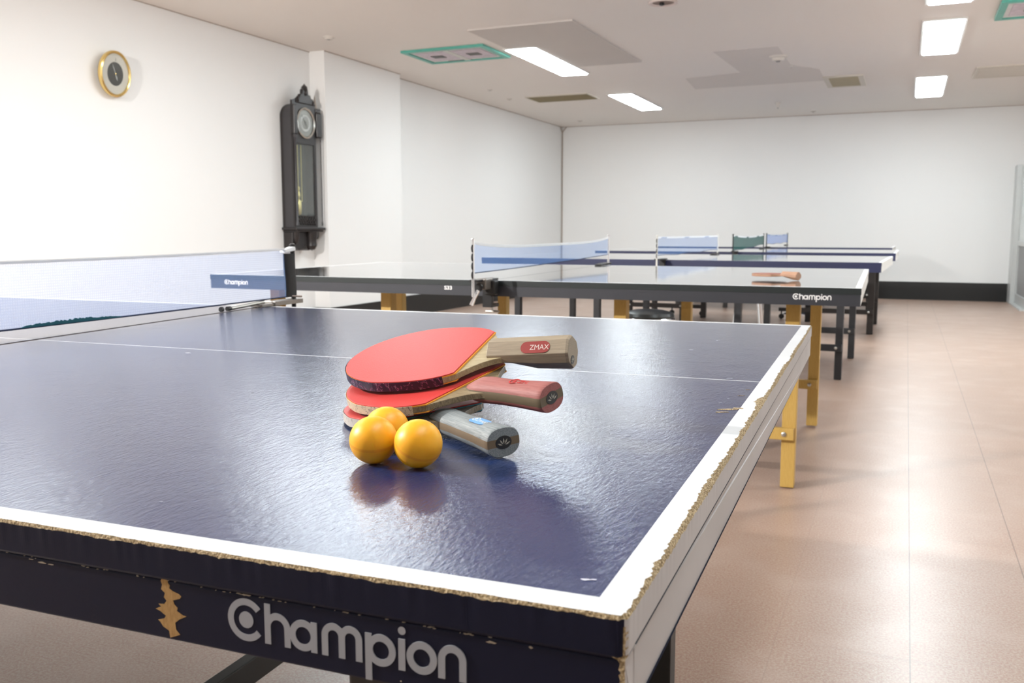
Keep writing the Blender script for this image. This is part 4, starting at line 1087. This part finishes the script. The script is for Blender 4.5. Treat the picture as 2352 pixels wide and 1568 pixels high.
# ------------------------------------------------------------------ tall pendulum clock
PC = Matrix.Translation(room(L0, 6.50, 0)) @ RZ
r = thing('pendulum_clock', 'tall black pendulum clock with carved crest hanging beside the white pilaster', 'clock', mat=PC)
m_case = plain('black_lacquer_wood', (0.022, 0.018, 0.018), 0.35, bump=0.1, bscale=60)
m_case2 = plain('charcoal_wood', (0.045, 0.042, 0.045), 0.35)
D = 0.136; yl, yr = -0.185, 0.155
zc0, zc1 = 0.985, 1.96
# arch-topped shell: back board, sides and barrel roof
outer = [(yl, zc0), (yr, zc0), (yr, zc1)]+[((yl+yr)/2+(yr-yl)/2*math.cos(math.radians(a)), zc1+0.125*math.sin(math.radians(a))) for a in range(10, 171, 10)]+[(yl, zc1)]
MB().prism(outer, 0, 0.0, 0.03).build('back_board', m_case, r)
mb = MB()
inn = [((y-(yl+yr)/2)*0.86+(yl+yr)/2, z if z < zc1-0.01 else zc1+(z-zc1)*0.86) for y, z in outer]
n = len(outer)
for i in range(n):
    j = (i+1) % n
    a, b, c, d = outer[i], outer[j], inn[j], inn[i]
    mb.add([(0.03, *a), (0.03, *b), (D-0.02, *b), (D-0.02, *a), (0.03, *d), (0.03, *c), (D-0.02, *c), (D-0.02, *d)], [(0, 1, 2, 3), (4, 7, 6, 5), (3, 2, 6, 7), (0, 4, 5, 1)])
mb.build('case', m_case2, r)
# front door frame with round opening for the dial
dc, dz, dr = 0.0, 1.912, 0.122
mb = MB()
x0, x1 = D-0.02, D
mb.box(x0, x1, yl, yl+0.045, zc0, 1.98); mb.box(x0, x1, yr-0.035, yr, zc0, 1.98)
mb.box(x0, x1, yl+0.045, yr-0.035, 1.725, 1.775); mb.box(x0, x1, yl+0.045, yr-0.035, zc0, 1.005)
K = 32
for i in range(K):
    a0, a1 = 2*math.pi*i/K, 2*math.pi*(i+1)/K
    def edge(a):
        c, s = math.cos(a), math.sin(a)
        # outward to frame rectangle / arch
        t = min(((yr-dc) if c > 0 else (dc-yl))/max(abs(c), 1e-6), (0.20 if s > 0 else 0.14)/max(abs(s), 1e-6))
        return (dc+c*t, dz+s*t)
    p, q = (dc+dr*math.cos(a0), dz+dr*math.sin(a0)), (dc+dr*math.cos(a1), dz+dr*math.sin(a1))
    u, v = edge(a0), edge(a1)
    mb.add([(x0, *p), (x0, *q), (x0, *v), (x0, *u), (x1, *p), (x1, *q), (x1, *v), (x1, *u)], [(4, 5, 6, 7), (3, 2, 1, 0), (0, 1, 5, 4), (2, 3, 7, 6)])
mb.build('door', m_case, r)
MATS['clock_glass'] = new_mat('clock_glass')[0]
MB().box(D-0.012, D-0.008, yl+0.045, yr-0.035, 1.005, 1.725).build('door_glass', MATS['clock_glass'], r)
gm = MATS['clock_glass']; gb = gm.node_tree.nodes['Principled BSDF']; gb.inputs['Alpha'].default_value = 0.09; gb.inputs['Roughness'].default_value = 0.05; gb.inputs['Base Color'].default_value = (0.8, 0.85, 0.82, 1)
MB().box(0.03, 0.034, yl+0.03, yr-0.02, 1.0, 1.74).build('inner_backing', plain('grey_green_backing', (0.06, 0.068, 0.058), 0.6), r)
m_silver = plain('silver_bezel', (0.62, 0.63, 0.60), 0.25, 0.9)
MB().lathe([(0.118, D-0.01), (0.134, D), (0.136, D+0.012), (0.126, D+0.018), (0.116, D+0.008)], o=(0, dc, dz), axis=0, n=48, cap=False).build('bezel', m_silver, r, smooth=True)
MB().lathe([(0.118, D-0.014), (0.118, D+0.0), (0.0, D+0.0)], o=(0, dc, dz), axis=0, n=48).build('dial', plain('grey_dial', (0.30, 0.31, 0.29), 0.25, 0.3), r)
MB().lathe([(0.075, D+0.001), (0.070, D+0.004), (0.060, D+0.004), (0.055, D+0.001)], o=(0, dc, dz), axis=0, n=40, cap=False).build('chapter_ring', plain('pale_ring', (0.52, 0.55, 0.54), 0.3), r, smooth=True)
MB().lathe([(0.117, D+0.006), (0.09, D+0.016), (0.05, D+0.023), (0.0, D+0.026)], o=(0, dc, dz), axis=0, n=40, cap=False).build('dome_glass', gm, r, smooth=True)
def hand2(name, L, wid, angd, x):
    q = math.radians(angd); d = Vector((math.sin(q), math.cos(q))); nn = Vector((d.y, -d.x))
    MB().prism([(dc+p.x, dz+p.y) for p in (-d*0.02-nn*wid, -d*0.02+nn*wid, d*L)], 0, x, x+0.0012).build(name, M_blk, r)
hand2('minute_hand', 0.09, 0.004, -40, D+0.0045); hand2('hour_hand', 0.06, 0.005, 150, D+0.0065)
# pendulum
m_brass = plain('old_brass', (0.62, 0.55, 0.22), 0.3, 0.9)
px_ = D-0.05; py = -0.04
mb = MB()
for dy in (-0.022, 0.030): mb.tube([(px_, py+dy, 1.72), (px_, py+dy, 1.22)], 0.0035, 8)
mb.tube([(px_, py-0.022, 1.22), (px_, py+0.03, 1.22)], 0.004, 8)
mb.build('pendulum_rod', m_brass, r, smooth=True)
MB().lathe([(0.0, 1.36), (0.012, 1.345), (0.014, 1.33), (0.008, 1.31), (0.016, 1.29), (0.02, 1.27), (0.010, 1.24), (0.024, 1.215), (0.027, 1.16), (0.024, 1.11), (0.010, 1.085), (0.0, 1.065)], o=(px_, py-0.022, 0), n=24, cap=False).build('pendulum_bob', m_brass, r, smooth=True)
# lattice at the bottom of the door
mb = MB()
for i in range(7):
    y = yl+0.05+i*0.037
    mb.tube([(D+0.002, y, 1.01), (D+0.006, y+0.03, 1.05), (D+0.002, y, 1.09)], 0.006, 6); mb.tube([(D+0.002, y+0.03, 1.01), (D+0.006, y, 1.05), (D+0.002, y+0.03, 1.09)], 0.006, 6)
mb.build('lattice', m_case, r, smooth=True)
# corner columns with block capitals and ball bases
def col(y, rad, name):
    MB().lathe([(rad*1.5, 1.0), (rad*1.5, 1.03), (rad, 1.04), (rad*0.9, 1.40), (rad, 1.76), (rad*1.5, 1.77), (rad*1.5, 1.80)], o=(D+0.004, y, 0), n=16).build(name, m_case2, r, smooth=True)
col(yl+0.022, 0.012, 'column')
col(0.222, 0.005, 'column')
MB().box(D-0.06, D+0.018, yr, 0.235, 1.80, 2.02).box(D-0.05, D+0.012, yr, 0.228, 2.02, 2.06).build('capital', m_case, r, bevel=0.008)
MB().box(D-0.02, D+0.022, yl-0.002, yl+0.05, 1.80, 2.06).build('capital', m_case, r, bevel=0.008)
# cornice and carved crest with finials
mb = MB()
crest = [(-0.13, 2.08), (-0.12, 2.12), (-0.085, 2.135), (-0.075, 2.16), (-0.045, 2.165), (-0.04, 2.205), (-0.018, 2.215), (0.0, 2.235), (0.018, 2.215), (0.04, 2.205), (0.045, 2.165), (0.075, 2.16), (0.085, 2.135), (0.12, 2.12), (0.15, 2.08)]
mb.prism(crest, 0, D-0.02, D+0.012)
mb.build('crest', m_case, r, bevel=0.005)
MB().lathe([(0.018, 2.15), (0.026, 2.17), (0.016, 2.185), (0.030, 2.205), (0.026, 2.23), (0.010, 2.245), (0.0, 2.26)], o=(D+0.0, 0, 0), n=18, cap=False).build('finial', m_case, r, smooth=True)
MB().lathe([(0.016, 2.055), (0.018, 2.08), (0.012, 2.12), (0.007, 2.16), (0.0, 2.19)], o=(D-0.03, 0.195, 0), n=14, cap=False).build('spire', plain('pale_spire', (0.42, 0.36, 0.31), 0.5), r, smooth=True)
for y in (-0.11, 0.11):
    MB().lathe([(0.014, 2.08), (0.022, 2.10), (0.012, 2.125), (0.0, 2.14)], o=(D, y, 0), n=14, cap=False).build('rosette', m_case, r, smooth=True)
# bottom shelf and carved bracket
MB().box(0.0, D+0.022, yl-0.02, 0.245, 0.962, 0.987).box(0.0, D+0.008, yl-0.005, 0.228, 0.945, 0.962).build('shelf', m_case, r, bevel=0.005)
brk = [(yl, 0.945), (0.225, 0.945), (0.225, 0.90), (0.205, 0.875), (0.18, 0.90), (0.15, 0.88), (0.13, 0.83), (0.10, 0.79), (0.06, 0.775), (0.03, 0.79), (0.01, 0.815), (-0.03, 0.80), (-0.08, 0.775), (-0.12, 0.80), (-0.15, 0.78), (yl, 0.80)]
MB().prism(brk, 0, 0.0, 0.10).build('bracket', m_case, r, bevel=0.006)
mb = MB()
mb.lathe([(0.0, 0.775), (0.03, 0.785), (0.05, 0.82), (0.045, 0.86), (0.055, 0.90), (0.06, 0.945)], o=(D-0.03, 0.09, 0), n=20, cap=False)
mb.build('carving', m_case, r, smooth=True)
MB().lathe([(0.0, 0.83), (0.02, 0.85), (0.03, 0.90), (0.035, 0.945)], o=(D-0.03, yl+0.04, 0), n=18, cap=False).build('carving', m_case, r, smooth=True)
